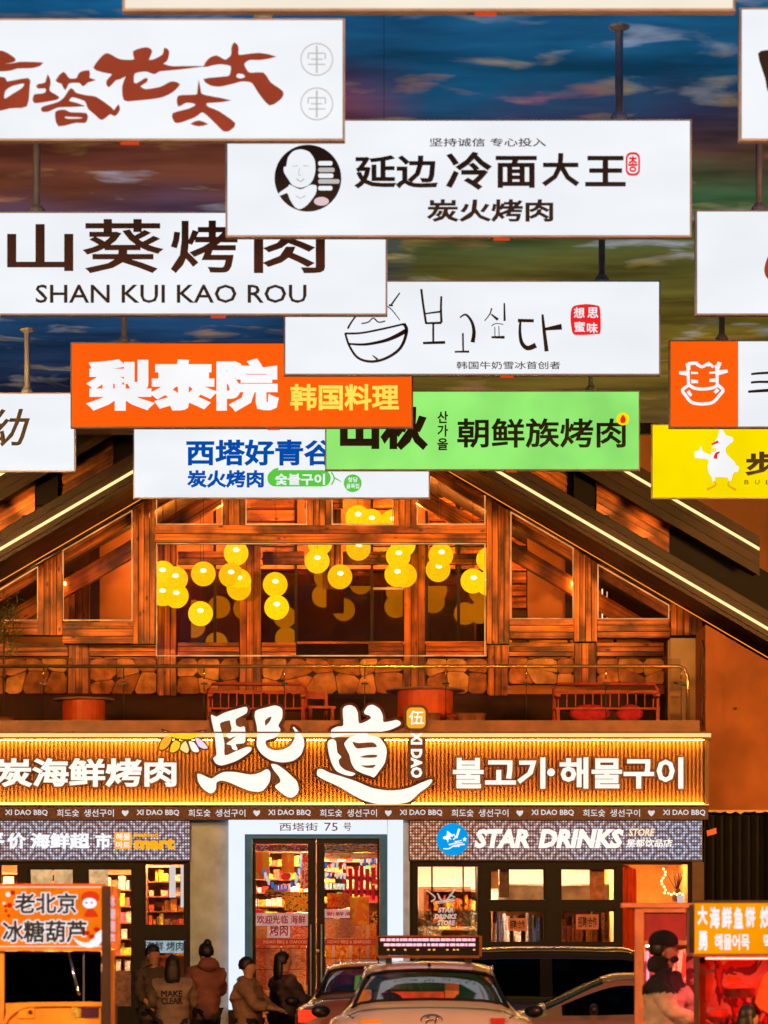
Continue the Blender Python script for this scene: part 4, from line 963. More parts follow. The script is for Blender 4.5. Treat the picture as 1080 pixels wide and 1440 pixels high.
for h in LH + RH: shop_window(h[0] + 3, h[1] - 3, h[2] + 3, h[3] - 3)
pbox('pilaster', 973.5, 1211.5, 990, 1487, YF - .02, .3, M('brown_pilaster', (.12, .06, .04), .6), bld)
# rooms behind the shop front
ivory = M('ivory_wall', (.75, .62, .48), .8, 0, .1, 1.5); tan = M('tan_wall', (.60, .28, .10), .8); redw = M('red_wall', (.55, .05, .02), .8)
def room(a, b, depth, wm, top, lamp, name='room'):
    x0, x1 = wx(a, YF), wx(b, YF); zt = wz(top, YF); y0 = YF + .22
    g = box(name + '_back_wall', x0, x1, y0 + depth, y0 + depth + .1, .13, zt, wm, bld)
    box('side_wall', x0 - .05, x0, y0, y0 + depth, .13, zt, wm, bld); box('side_wall', x1, x1 + .05, y0, y0 + depth, .13, zt, wm, bld)
    box('room_ceiling', x0, x1, y0, y0 + depth, zt, zt + .08, ivory, bld); box('room_floor', x0, x1, y0, y0 + depth, .02, .13, tan, bld)
    n = max(1, int((x1 - x0) / 1.1))
    for k in range(n):
        xc = x0 + (x1 - x0) * (k + .5) / n
        box('hidden_room_lamp', xc - .3, xc + .3, y0 + depth * .35, y0 + depth * .35 + .25, zt - .05, zt - .005, lamp, bld)
room(-80, 264, 2.6, tan, 1195, E('left_shop_lamp', (1, .50, .22), 360))
room(346, 542, 3.2, M('rose_wall', (.55, .20, .10), .8), 1160, E('entrance_lamp', (1, .62, .40), 700))
room(579, 868, 2.8, ivory, 1195, E('right_shop_lamp', (1, .64, .40), 520))
room(870, 972, 2.2, M('amber_wall', (.62, .27, .05), .8), 1200, E('corner_shop_lamp', (1, .5, .2), 170))
# ------------------------------------------------------------------ hanging globe lamps in the attic
YL_ = YG + .38
gl_mat, n_, l_ = nt('paper_globe_lit')
n_.remove(n_['Principled BSDF'])
lw = n_.new('ShaderNodeLayerWeight'); lw.inputs[0].default_value = .35
gg = n_.new('ShaderNodeNewGeometry'); zz_ = n_.new('ShaderNodeTexNoise'); zz_.inputs['Scale'].default_value = 30; zz_.inputs['Detail'].default_value = 4; l_.new(gg.outputs['Position'], zz_.inputs['Vector'])
rr_ = n_.new('ShaderNodeValToRGB'); rr_.color_ramp.elements[0].position = .36; rr_.color_ramp.elements[0].color = (.95, .47, .0, 1); rr_.color_ramp.elements[1].position = .52; rr_.color_ramp.elements[1].color = (1.0, .60, .005, 1)
l_.new(zz_.outputs[0], rr_.inputs[0]); ee_ = n_.new('ShaderNodeEmission'); ee_.inputs[1].default_value = 1.5; l_.new(rr_.outputs[0], ee_.inputs[0]); oi_ = n_.new('ShaderNodeObjectInfo'); mm_ = n_.new('ShaderNodeMath'); mm_.operation = 'MULTIPLY_ADD'; mm_.inputs[1].default_value = .5; mm_.inputs[2].default_value = 1.25; l_.new(oi_.outputs['Random'], mm_.inputs[0]); l_.new(mm_.outputs[0], ee_.inputs[1]); l_.new(ee_.outputs[0], n_['Material Output'].inputs[0])
bulb_m = E('bulb_glow', (1, .9, .5), 3.5)
cord_m = M('lamp_cord', (.02, .012, .01))
GL = [(229, 806, 0), (247, 814, 0.045), (229, 835, -0.0225), (248, 838, 0.0675), (286, 807, 0), (332, 778, 0.045), (325, 809, -0.0225), (336, 817, 0.045), (336, 827, 0.09), (282, 863, 0), (387, 822, 0), (389, 854, -0.0675), (446, 789, -0.045), (450, 764, 0.135), (478, 811, 0), (504, 771, 0.045), (503, 728, 0), (522, 733, 0.135), (560, 782, 0), (567, 766, 0.18), (558, 808, 0.09), (569, 809, 0.225), (620, 781, 0), (616, 801, 0.1125), (665, 817, 0), (687, 787, 0.1575), (686, 820, 0.2475), (552, 734, 0.09)]
GLAB = ['upper left yellow globe of the four at the left window edge', 'upper right yellow globe of the four at the left window edge', 'lower left yellow globe of the four at the left window edge', 'lower right yellow globe of the four at the left window edge', 'single yellow globe lamp right of the left edge cluster', 'topmost yellow globe lamp of the column beside the second timber post', 'left one of the three overlapping globes beside the second timber post', 'middle one of the three overlapping globes beside the second timber post', 'lowest of the three overlapping globes beside the second timber post', 'lowest yellow globe lamp in the attic window, hanging alone', 'upper of two stacked yellow globe lamps right of the second timber post', 'lower of two stacked yellow globe lamps right of the second timber post', 'front yellow globe lamp left of the short hanging post', 'yellow globe lamp half hidden above the one left of the hanging post', 'single yellow globe lamp just right of the short hanging post', 'yellow globe lamp cut by the beam above and right of the hanging post', 'left yellow globe lamp in the small upper window', 'right yellow globe lamp in the small upper window', 'upper front globe of the four beside the right inner post', 'topmost rear globe of the four beside the right inner post', 'lower front globe of the four beside the right inner post', 'lower rear globe of the four beside the right inner post', 'upper of two stacked yellow globe lamps near the right side', 'lower of two stacked yellow globe lamps near the right side', 'front left yellow globe of the three at the right window edge', 'upper yellow globe of the three at the right window edge', 'lower rear yellow globe of the three at the right window edge', 'yellow globe just showing in the small upper window behind the post']
g0 = None
RG = 17.4 * YL_ / F
for i, (px, py, dy) in enumerate(GL):
    Yg = YL_ + dy
    c_ = P(px, py, Yg)
    if g0 is None:
        g0 = thing('globe_lamp', c_, 'round yellow paper globe lamp glowing in the attic window', 'lamp', 'globe lamps hanging in the attic window')
        link('shade', ball_mesh((0, 0, 0), RG, RG, RG, 24, 14), gl_mat, g0, True)
        link('bulb', ball_mesh((.01, -RG + .006, .03), .05, .02, .035, 10, 8), bulb_m, g0, True)
        box('cord', -.004, .004, -.004, .004, RG, 1.6, cord_m, g0, local=True)
        g = g0
    else: g = copy_tree(g0); g.location = c_
    g['label'] = GLAB[i]
# ------------------------------------------------------------------ goods behind the shop front
PCOL = [(.55, .03, .02), (.75, .30, .02), (.80, .62, .05), (.75, .72, .68), (.05, .15, .5), (.55, .08, .15), (.08, .35, .12), (.85, .42, .30), (.30, .08, .03), (.8, .12, .05)]
PM = [M('printed_packet', c_, .35, 0, .75, 34) for c_ in PCOL]
def shelf(px0, px1, py0, rows, Y, label, pal, wpk=9, hh=16, cat='shelf', fill=.9):
    t = thing('goods_shelf', (wx((px0 + px1) / 2, Y), Y, .13), label, cat)
    shm = M('shelf_board', (.22, .09, .035), .5)
    x0, x1 = wx(px0, Y), wx(px1, Y)
    box('back_board', x0, x1, Y + .30, Y + .32, .135, wz(py0, Y), shm, t)
    for x in (x0, x1 - .03): box('side_panel', x, x + .03, Y, Y + .30, .135, wz(py0, Y), shm, t)
    for r in range(rows + 1):
        py = py0 + 2 + r * (hh + 3)
        box('shelf_board', x0 + .03, x1 - .03, Y + .01, Y + .295, wz(py, Y) - .02, wz(py, Y), shm, t)
        if r == 0: continue
        px = px0 + 4
        while px < px1 - wpk - 2:
            ww = wpk * random.uniform(.5, 1.5); h = hh * random.uniform(.4, .97)
            if random.random() < fill:
                m = PM[random.choice(pal)]
                box('packet', wx(px, Y), wx(px + ww - .8, Y), Y + random.uniform(.01, .1), Y + .24, wz(py, Y) + .001, wz(py - h, Y), m, t)
            px += ww
    return t
shelf(352, 442, 1196, 7, YF + 2.4, 'tall shelf of red and yellow packets behind the left door leaf', [0, 1, 2, 7, 9, 3])
shelf(452, 536, 1190, 8, YF + 2.5, 'tall shelf of mixed packets behind the right door leaf', [0, 1, 9, 7, 2, 6])
shelf(784, 868, 1274, 3, YF + 1.7, 'shelf of brown and amber bottles behind the right drinks window', [8, 1, 8, 2, 7], 5, 46)
shelf(690, 770, 1274, 3, YF + 1.6, 'shelf of blue and white bottles behind the window with a pink notice', [4, 3, 4, 2, 4, 3], 4.5, 46)
shelf(596, 680, 1250, 4, YF + 2.0, 'dark shelf of amber bottles behind the left drinks window', [1, 8, 2, 8], 5, 24)
shelf(205, 264, 1216, 6, YF + 1.3, 'shelf of orange goods behind the window beside the pillar', [1, 9, 7, 2], 7, 18)
shelf(-30, 190, 1226, 8, YF + 1.9, 'long shelf of cream and purple goods in the left shop', [3, 5, 8, 2, 7], 10, 20)
def prop_sign(name, px0, py0, px1, py1, Y, m, label, cat, txt=None, tm=None, grp=None):
    o = thing(name, (wx((px0 + px1) / 2, Y), Y, wz(py1, Y)), label, cat, grp)
    pbox('sheet', px0, py0, px1, py1, Y, .012, m, o)
    if txt: text(txt, px0 + 3, py0 + 3, px1 - 3, py1 - 3, Y - .006, tm, o, .02, d=.004)
    return o
def busy(name, cols, scale, rough=.5, stretch=(1, 1, 1), det=3):
    m, n, l = nt(name); b = n['Principled BSDF']; b.inputs['Roughness'].default_value = rough
    g = n.new('ShaderNodeNewGeometry'); mp = n.new('ShaderNodeMapping'); mp.inputs['Scale'].default_value = stretch; l.new(g.outputs['Position'], mp.inputs[0])
    z = n.new('ShaderNodeTexNoise'); z.inputs['Scale'].default_value = scale; z.inputs['Detail'].default_value = det; z.inputs['Distortion'].default_value = 1.2; l.new(mp.outputs[0], z.inputs['Vector'])
    r = n.new('ShaderNodeValToRGB'); r.color_ramp.interpolation = 'CONSTANT'; e = r.color_ramp.elements
    while len(e) < len(cols): e.new(.5)
    for i, (q, cc) in enumerate(zip(e, cols)): q.position = .28 + .44 * i / len(cols); q.color = (*cc, 1)
    l.new(z.outputs[0], r.inputs[0]); l.new(r.outputs[0], b.inputs['Base Color']); return m
WH, RD, OR, YE, PK, BK, BL, MR = (.9, .86, .82), (.75, .03, .02), (.92, .28, .02), (.92, .60, .04), (.92, .42, .36), (.03, .01, .01), (.04, .2, .7), (.2, .02, .02)
D1 = YF + .9
for i, (a, y0, b, y1, cols, sc_, st_, lab) in enumerate((
    (356, 1188, 432, 1197, (BK, OR, MR, WH, BK), 9, (1, 1, 2), 'dark strip of mixed wares above the left door leaf'), (356, 1198, 379, 1236, (OR, OR, YE, PK), 4, (1, 1, .3), 'tall orange hanging sheet behind the left door leaf'),
    (396, 1199, 414, 1228, (YE, OR, OR), 4, (1, 1, .3), 'yellow hanging sheet inside the bunting swag'), (422, 1199, 433, 1250, (RD, WH, RD, MR), 8, (2, 1, 1), 'red and white hanging strip by the left door stile'),
    (372, 1250, 405, 1262, (MR, BK, YE, MR), 10, (.5, 1, 3), 'dark maroon poster with yellow lines behind the left door leaf'), (400, 1254, 433, 1280, (YE, OR, YE, BK, YE), 6, (1, 1, 1.5), 'bright yellow food poster behind the left door leaf'),
    (356, 1296, 376, 1319, (WH, PK, YE, WH), 9, (1, 1, 1), 'pale printed card at the lower left of the door'), (410, 1303, 433, 1319, (PK, RD, PK, WH), 16, (1, 1, 1.5), 'pink printed card beside the left door stile'),
    (457, 1187, 534, 1198, (BK, YE, BK, WH, BK), 10, (.4, 1, 3), 'dark strip of mixed wares above the right door leaf'), (457, 1199, 534, 1208, (YE, WH, OR, YE), 6, (.4, 1, 2), 'yellow and white pelmet behind the right door leaf'),
    (460, 1256, 492, 1276, (OR, OR, RD, YE), 14, (1, 1, 1), 'orange patterned poster behind the right door leaf'), (492, 1261, 519, 1300, (YE, OR, YE), 3, (1, 1, 1), 'plain yellow poster behind the right door leaf'),
    (456, 1292, 511, 1319, (PK, RD, WH, OR, PK), 18, (1, 1, 1.6), 'pink and red printed poster above the red door film'), (521, 1282, 532, 1300, (YE, BK, YE), 12, (1, 1, 1), 'small yellow poster by the right door frame'))):
    ob_ = thing('poster', (wx((a + b) / 2, D1), D1, wz(y1, D1)), lab, 'poster', 'printed matter inside the entrance')
    pbox('sheet', a, y0, b, y1, D1 + .03 * (i % 5) - .05, .012, busy('print_%s' % 'abcdefghijklmnop'[i], cols, sc_ * 1.3, .4, st_, 4), ob_)
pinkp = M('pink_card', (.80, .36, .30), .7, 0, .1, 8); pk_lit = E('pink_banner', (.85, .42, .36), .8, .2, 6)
dkp = M('dark_print', (.03, .02, .02), .7); redp = M('red_print', (.45, .01, .01), .7)
prop_sign('notice', 714, 1291, 741, 1309, YF + .19, pinkp, 'pink notice in the lower middle window of the drinks shop', 'notice', '招聘/合作', dkp)
prop_sign('notice', 810, 1286, 842, 1307, YF + .19, pinkp, 'pink notice in the lower right window of the drinks shop', 'notice', '招聘/合作', dkp)
prop_sign('window_poster', 688, 1221, 701, 1250, YF + .25, M('peach_poster', (.8, .5, .3)), 'peach poster at the left of the upper middle drinks window', 'poster')
prop_sign('window_poster', 702, 1221, 716, 1262, YF + .28, M('dark_poster', (.12, .08, .07), .7, 0, .5, 12), 'dark photo poster in the upper middle drinks window', 'poster')
prop_sign('window_poster', 829, 1221, 850, 1266, YF + .25, M('photo_poster', (.50, .22, .15), .7, 0, .6, 9), 'brown photo poster in the upper right drinks window', 'poster')
o = prop_sign('drinks_decal', 588, 1247, 662, 1303, YF + .18, glass('decal_film', (.75, .6, .5), .02, .8), 'dark window decal with white STAR DRINKS STORE lettering', 'decal')
dw = E('decal_white', (.8, .62, .52), .9)
for i, s in enumerate(('STAR', 'DRINKS', 'STORE')): text(s, 616 + (0, -5, -1)[i], 1276 + i * 9, 638 + (0, 4, 2)[i], 1283.5 + i * 9, YF + .165, dw, o, .06, shear=.15)
strokes([([(600, 1252), (612, 1262), (606, 1268)], 1.5, 2), ([(615, 1256), (625, 1268), (640, 1250)], 2, 2.5), ([(612, 1269), (638, 1264), (618, 1268)], 2, 1), ([(613, 1271), (640, 1266)], 1, 2.5), ([(632, 1258), (640, 1262)], 2, 2)], 0, 0, 1, YF + .165, dw, o, 'star_mark')
o = thing('yellow_beanbag', P(638, 1330, YF + .8), 'yellow round seat behind the drinks shop window', 'seat'); ball('cushion', P(638, 1342, YF + .8), (.42, .3, .26), M('yellow_fabric', (.85, .50, .03), .7), o)
lathe('base', Vector((wx(638, YF + .8), YF + .8, .131)), [(.3, 0), (.32, wz(1345, YF + .8) - .131)], M('base_wood', (.2, .1, .04)), o)
for i, (px, py) in enumerate(((650, 1290), (668, 1296), (606, 1302))):
    leafy('window_plant', P(px, py, YF + .6), .13, .2, 140, ('tall plant in the middle of the left drinks window', 'plant at the right edge of the left drinks window', 'small plant at the left of the left drinks window')[i], 'plant')
# white counter and menu in drinks shop
o = thing('shop_counter', P(780, 1300, YF + 1.2), 'grey marbled counter front inside the drinks shop', 'counter')
pbox('counter_front', 700, 1246, 862, 1268, YF + 1.3, .1, M('marble', (.42, .44, .46), .4, 0, .5, 4), o); pbox('counter_top', 696, 1243, 866, 1246, YF + 1.26, .5, ivory, o)
[pbox('counter_leg', x_, 1268.2, x_ + 3, 1488, YF + 1.32, .06, M('counter_leg', (.2, .12, .08), .6), o) for x_ in (702, 778, 857)]
for i, px in enumerate((592, 640, 655)):
    pass
# corner shop window: red curtain and warm wall with fairy lights
o = thing('red_curtain', P(880, 1341, YF + .5), 'orange red curtain hanging in the corner window', 'curtain')
v, f = [], []
for k in range(17):
    a = k / 16; x = wx(873 + a * 24, YF + .4); y = YF + .3 + .04 * math.sin(k * 1.6) + a * .3
    v += [(x, y, wz(1214 + a * 9, YF + .4)), (x, y, wz(1345, YF + .4))]
    if k: f.append((2 * k - 2, 2 * k - 1, 2 * k + 1, 2 * k))
link('fabric', mesh(v, f, True), M('orange_red_fabric', (.80, .10, .02), .8), o)
o = thing('fairy_lights', P(935, 1225, YF + .7), 'string of warm fairy lights in the corner window', 'fairy lights')
fp = [P(933 + 3 * math.sin(k * 1.1), 1222 + k * 4.2, YF + .7) for k in range(9)] + [P(940 + k * 4, 1256 + (k % 2) * 2, YF + .7) for k in range(6)]
tube('wire', fp, .004, darkm, o, 5)
bm_ = E('fairy_bulb', (1, .75, .3), 5)
for p in fp: ball('bulb', p, .018, bm_, o, seg=8, rings=5)
o = thing('flower_vase', P(952, 1268, YF + .9), 'dark branches in a vase in the corner window', 'vase')
lathe('vase', P(952, 1268, YF + .9), [(.07, 0), (.09, .08), (.05, .2)], M('vase_brown', (.12, .06, .03), .3), o)
for k in range(9):
    a = random.uniform(-.5, .5); tube('branch', [P(952, 1254, YF + .9), P(952 + a * 30, 1238 - random.random() * 14, YF + .9)], .008, M('twig', (.07, .035, .02)), o, 5)
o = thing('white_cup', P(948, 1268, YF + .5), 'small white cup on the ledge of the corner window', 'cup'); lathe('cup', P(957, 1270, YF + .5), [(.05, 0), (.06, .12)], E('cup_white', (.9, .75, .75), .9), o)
pbox('window_ledge', 873, 1270, 970, 1276, YF + .3, .5, M('brown_ledge', (.12, .05, .03)), bld)
# entrance banners, bunting, lanterns
for i, (a, b, y0, y1, s) in enumerate(((358, 433, 1284, 1302, '欢迎光临 海鲜'), (456, 512, 1279, 1291, '新鲜海鲜'), (376, 408, 1296, 1319, '烤肉'))):
    prop_sign('banner', a, y0, b, y1, YF + .8 + i * .12, pk_lit, ('long pale pink banner behind the left door leaf', 'short pale pink banner behind the right door leaf', 'pink square card below the long banner')[i], 'banner', s, redp)
for i in range(6):
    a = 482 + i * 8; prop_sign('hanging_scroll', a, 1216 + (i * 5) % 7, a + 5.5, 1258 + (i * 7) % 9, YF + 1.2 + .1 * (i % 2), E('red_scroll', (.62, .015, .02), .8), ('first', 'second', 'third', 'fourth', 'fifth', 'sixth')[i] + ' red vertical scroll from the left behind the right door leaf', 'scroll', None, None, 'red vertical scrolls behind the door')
    for k in range(4):
        pbox('white_mark', a + 1.5, 1222 + k * 9 + (i * 5) % 7, a + 4, 1226 + k * 9 + (i * 5) % 7, YF + 1.15 + .1 * (i % 2), .01, wtext, bpy.context.scene.objects[-1]) if False else None
def bunting(pts, cols, label, Y):
    o = thing('bunting', P(pts[0][0], pts[0][1], Y), label, 'bunting')
    tube('string', [P(x, y, Y) for x, y in pts], .005, darkm, o, 5)
    for i in range(len(pts) - 1):
        (x0, y0), (x1, y1) = pts[i], pts[i + 1]
        n = max(1, int(math.hypot(x1 - x0, y1 - y0) / 5))
        for k in range(n):
            x, y = x0 + (x1 - x0) * k / n, y0 + (y1 - y0) * k / n
            pprism('pennant', [(x, y), (x + 4, y + .5), (x + 3.4, y + 9), (x + .5, y + 8)], Y - .01 - .01 * (k % 2), .006, random.choice(cols), o)
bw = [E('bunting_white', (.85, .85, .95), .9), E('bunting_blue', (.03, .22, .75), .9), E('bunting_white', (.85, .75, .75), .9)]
bunting([(369, 1222), (376, 1236), (386, 1244), (402, 1244), (414, 1236), (420, 1216), (422, 1196)], bw, 'blue and white paper bunting swagged behind the left door leaf', YF + .7)
bunting([(456, 1212), (488, 1214)], bw + [PM[0]], 'upper row of small flags behind the right door leaf', YF + .75)
bunting([(456, 1226), (488, 1228)], bw + [PM[4]], 'middle row of small flags behind the right door leaf', YF + .78)
bunting([(456, 1241), (486, 1243)], bw, 'lowest row of small flags behind the right door leaf', YF + .72)
bunting([(506, 1208), (534, 1206)], bw, 'short row of white flags at the top right of the door', YF + .72)
for i, (px, py, r) in enumerate(((362, 1292, 15), (402, 1232, 7), (528, 1240, 5))):
    c_ = P(px, py, YF + 1.0); o = thing('red_lantern', c_, ('big red lantern at the left edge of the door', 'small red lantern under the bunting', 'small red lantern at the right of the door')[i], 'lantern')
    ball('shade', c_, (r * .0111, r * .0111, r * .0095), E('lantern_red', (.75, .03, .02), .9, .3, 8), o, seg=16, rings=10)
    tube('cord', [c_ + Vector((0, 0, r * .0095)), c_ + Vector((0, 0, .5))], .006, darkm, o, 5); lathe('cap', c_ + Vector((0, 0, -r * .0105)), [(.05, 0), (.05, .02)], M('lantern_gold', (.7, .4, .05), .3, .8), o, 10)
for i in range(9):
    a = 458 + (i % 3) * 24; b = 1300 + (i // 3) * 24
    o = thing('carton', P(a + 11, b + 22, YF + 1.6), ('top', 'middle', 'bottom')[i // 3] + ' ' + ('left', 'centre', 'right')[i % 3] + ' orange printed carton of the nine behind the right door leaf', 'carton', 'cartons stacked behind the door')
    pbox('box', a, b, a + 23, b + 23, YF + 1.5, .25, busy('carton_print', (OR, RD, YE, OR, WH), 16, .5, (1, 1, 1), 5), o); pbox('tape', a + 9, b + .5, a + 13, b + 22.5, YF + 1.49, .004, M('tape', (.8, .65, .5)), o)
for i in range(6):
    a = 360 + (i % 2) * 36; b = 1304 + (i // 2) * 30
    o = thing('carton', P(a + 17, b + 28, YF + 1.4), ('top', 'middle', 'bottom')[i // 2] + ' ' + ('left', 'right')[i % 2] + ' pink printed carton of the six behind the left door leaf', 'carton', 'cartons behind the left door leaf')
    pbox('box', a, b, a + 34, b + 29, YF + 1.3, .25, busy('carton_pink', (PK, WH, OR, PK, RD), 14, .5, (1, 1, 1.4), 5), o); pbox('tape', a + 14, b + .5, a + 19, b + 28.5, YF + 1.29, .004, M('tape', (.8, .65, .5)), o)
# paper screens in the left shop and its pale banner
for i, (a, b) in enumerate(((42, 74), (76, 103), (124, 152))):
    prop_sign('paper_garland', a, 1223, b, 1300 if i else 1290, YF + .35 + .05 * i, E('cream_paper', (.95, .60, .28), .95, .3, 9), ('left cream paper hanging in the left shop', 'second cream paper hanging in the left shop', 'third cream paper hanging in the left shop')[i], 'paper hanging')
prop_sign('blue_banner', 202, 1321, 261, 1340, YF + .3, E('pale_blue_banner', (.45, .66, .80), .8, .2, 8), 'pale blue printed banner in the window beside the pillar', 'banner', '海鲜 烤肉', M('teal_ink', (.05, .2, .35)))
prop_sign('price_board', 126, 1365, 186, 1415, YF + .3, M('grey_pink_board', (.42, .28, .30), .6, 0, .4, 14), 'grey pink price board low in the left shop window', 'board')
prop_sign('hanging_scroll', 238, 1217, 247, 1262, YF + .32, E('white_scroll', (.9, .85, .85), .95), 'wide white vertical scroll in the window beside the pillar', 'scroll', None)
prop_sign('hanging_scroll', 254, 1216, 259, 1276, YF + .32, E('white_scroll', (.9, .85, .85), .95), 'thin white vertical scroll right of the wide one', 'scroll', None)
# ------------------------------------------------------------------ cars
def car(name, loc, rz, paint, label, cat, prof, kind='sedan', brake=True, group=None):
    """body skinned over cross sections; prof rows: x, roof z, roof half width, belt z, belt half width, max half width"""
    t = thing(name, loc, label, cat, group, rz)
    def cr(a, b, c_, d, u): return .5 * (2 * b + (c_ - a) * u + (2 * a - 5 * b + 4 * c_ - d) * u * u + (3 * b - a - 3 * c_ + d) * u ** 3)
    rows = []
    N = len(prof); SUB = 5
    for i in range(N - 1):
        for k in range(SUB):
            u = k / SUB; q = [prof[max(i - 1, 0)], prof[i], prof[i + 1], prof[min(i + 2, N - 1)]]
            rows.append((i + u, [cr(*[r[j] for r in q], u) for j in range(6)]))
    rows.append((N - 1, list(prof[-1])))
    def sect(r):
        x, zt, wt, zb, wb, wm = r
        pts = [(0, zt), (wt * .35, zt - .004), (wt * .68, zt - .014), (wt * .9, zt - .035), (wt, zt - .07)]
        for k in range(1, 6):
            u = k / 6; pts.append((wt + (wb - wt) * (u ** 1.15), zt - .07 + (zb - zt + .07) * u))
        pts += [(wb, zb), (wb + (wm - wb) * .6, zb - .03), (wm, zb - .12), (wm + .01, zb - .3), (wm, .42), (wm - .03, .26), (wm - .10, .2), (0, .19)]
        return pts
    ns = 18
    V = []
    for u, r in rows:
        s = sect(r); V.append([Vector((r[0], -y, z)) for y, z in s[::-1]][:-1] + [Vector((r[0], y, z)) for y, z in s])
    nv = len(V[0]); mid = ns - 1
    parts = {}
    gb, gt, wt0, wb0 = kind_st = {'sedan': (3, 4, 7, 8), 'suv': (1, 2, 6, 7)}[kind]
    for i in range(len(V) - 1):
        uu = (rows[i][0] + rows[i + 1][0]) / 2
        for j in range(nv - 1):
            k = abs(j + .5 - mid)   # 0 roof centre .. 17 floor centre
            nm = 'body'
            if gb < uu < gt and k < 4 and uu > gb + .12 and uu < gt - .08: nm = 'rear_window'
            elif wt0 < uu < wb0 and k < 4 and uu < wb0 - .1 and uu > wt0 + .08: nm = 'windscreen'
            elif 4.6 < k < 9.6 and gb + .55 < uu < wb0 - .45:
                nm = 'side_window' if j < mid else 'side_window_'
                a_, b_ = (gt + wt0) / 2 - .1, (gt + wt0) / 2 + .12
                if a_ < uu < b_: nm = 'door_pillar' if j < mid else 'door_pillar_'
            parts.setdefault(nm, []).append((i, j))
    gm = glass('car_glass_' + kind + name, (.62, .5, .42), .02, .75, .02, .22) if kind == 'sedan' and brake else glass('dark_car_glass', (.10, .10, .11), .01, .12, .05, .12)
    mats = {'body': paint, 'door_pillar': black, 'door_pillar_': black}
    for nm, fs in parts.items():
        idx = {}; vs = []; ff = []
        for i, j in fs:
            q = []
            for a, b in ((i, j), (i, j + 1), (i + 1, j + 1), (i + 1, j)):
                if (a, b) not in idx: idx[(a, b)] = len(vs); vs.append(V[a][b])
                q.append(idx[(a, b)])
            ff.append(tuple(q))
        if nm == 'body':
            for a, rev in ((0, False), (len(V) - 1, True)):
                b0 = len(vs); vs += [v.copy() for v in V[a]]; loop = list(range(b0, b0 + nv)); ff.append(tuple(loop[::-1] if rev else loop))
        link(nm.rstrip('_'), mesh(vs, ff, True), mats.get(nm, gm), t, True)
    # seal strips round rear window
    xr0, xr1 = V[gb * 5 + 1], V[gt * 5]
    ed = [V[i][mid - 4] + Vector((-.004, 0, .004)) for i in range(gb * 5 + 1, gt * 5 + 1)]
    ed2 = [V[i][mid + 4] + Vector((-.004, 0, .004)) for i in range(gb * 5 + 1, gt * 5 + 1)]
    for e in (ed, ed2): tube('window_seal', e, .018, black, t, 6, True)
    tube('window_seal', [V[gb * 5 + 1][mid + k] + Vector((-.006, 0, .004)) for k in range(-4, 5)], .016, black, t, 6, True)
    tube('window_seal', [V[gt * 5][mid + k] + Vector((-.006, 0, .004)) for k in range(-4, 5)], .014, black, t, 6, True)
    for sg_ in (-1, 1):
        tube('roof_moulding', [V[i][mid + 4 * sg_] + Vector((0, 0, .012)) for i in range(gt * 5, wt0 * 5 + 1)], .012, M('bright_moulding', (.75, .6, .45), .2, .9), t, 6, True)
    # boot seam, roof fin, high brake light
    i0 = gb * 5 - 1
    tube('boot_seam', [V[i0][mid + k] + Vector((-.002, 0, .001)) for k in range(-5, 6)], .006, black, t, 5, True)
    for k in ((-5, 5) if i0 > 8 else ()): tube('boot_seam', [V[i][mid + k] + Vector((0, 0, .001)) for i in range(6, i0 + 1)], .006, black, t, 5, True)
    link('roof_fin', mesh([(V[gt * 5][mid][0] + .10, -.015, V[gt * 5 + 1][mid][2] - .005), (V[gt * 5][mid][0] + .10, .015, V[gt * 5 + 1][mid][2] - .005), (V[gt * 5][mid][0] + .30, .02, V[gt * 5 + 2][mid][2] - .005), (V[gt * 5][mid][0] + .30, -.02, V[gt * 5 + 2][mid][2] - .005), (V[gt * 5][mid][0] + .14, 0, V[gt * 5][mid][2] + .07)], [(0, 1, 4), (1, 2, 4), (2, 3, 4), (3, 0, 4), (3, 2, 1, 0)]), black, t, True)
    # wheels
    tyre, rim = M('tyre_rubber', (.02, .02, .02), .8), M('alloy_rim', (.5, .5, .52), .3, .8)
    for x in (prof[0][0] + .85, prof[-1][0] - .95):
        for s in (-1, 1):
            w0 = prof[5][5]
            wh = None
            v = []
            pr = [(.20, -.10), (.30, -.11), (.325, -.07), (.325, .07), (.30, .11), (.20, .10)]
            me = bpy.data.meshes.new('w'); vs = []; ff = []
            sg2 = 20
            for rr, yy in pr:
                for k in range(sg2):
                    a = 2 * math.pi * k / sg2; vs.append((x + rr * math.cos(a), s * (w0 - .10) + yy, .328 + rr * math.sin(a)))
            for i in range(len(pr) - 1):
                for k in range(sg2): ff.append((i * sg2 + k, i * sg2 + (k + 1) % sg2, (i + 1) * sg2 + (k + 1) % sg2, (i + 1) * sg2 + k))
            wh = link('wheel', mesh(vs, ff), tyre, t, True)
            vs = [(x, s * (w0 - .02), .328)] + [(x + .2 * math.cos(2 * math.pi * k / 20), s * (w0 - .05), .328 + .2 * math.sin(2 * math.pi * k / 20)) for k in range(20)]
            link('rim', mesh(vs, [(0, 1 + k, 1 + (k + 1) % 20) for k in range(20)]), rim, wh, True)
    # seats
    sm = M('seat_cloth', (.03, .025, .025), .8)
    xc = prof[5][0]
    for x, ys in ((xc + .35, (-.36, .36)), (xc - .65, (-.40, .40))):
        for y in ys:
            se = box('seat', x - .08, x + .10, y - .24, y + .24, .35, 1.02, sm, t, local=True)
            link('headrest', ball_mesh((x, y, 1.13), .07, .14, .10, 12, 8), sm, se, True)
    # lamps, mirrors, plate
    xb = prof[0][0]; zb = prof[2][3]
    tl = E('tail_lamp_red', (1, .035, .01), 1.6 if brake else 1.0) if brake else M('tail_lamp_red', (.5, .02, .01), .3)
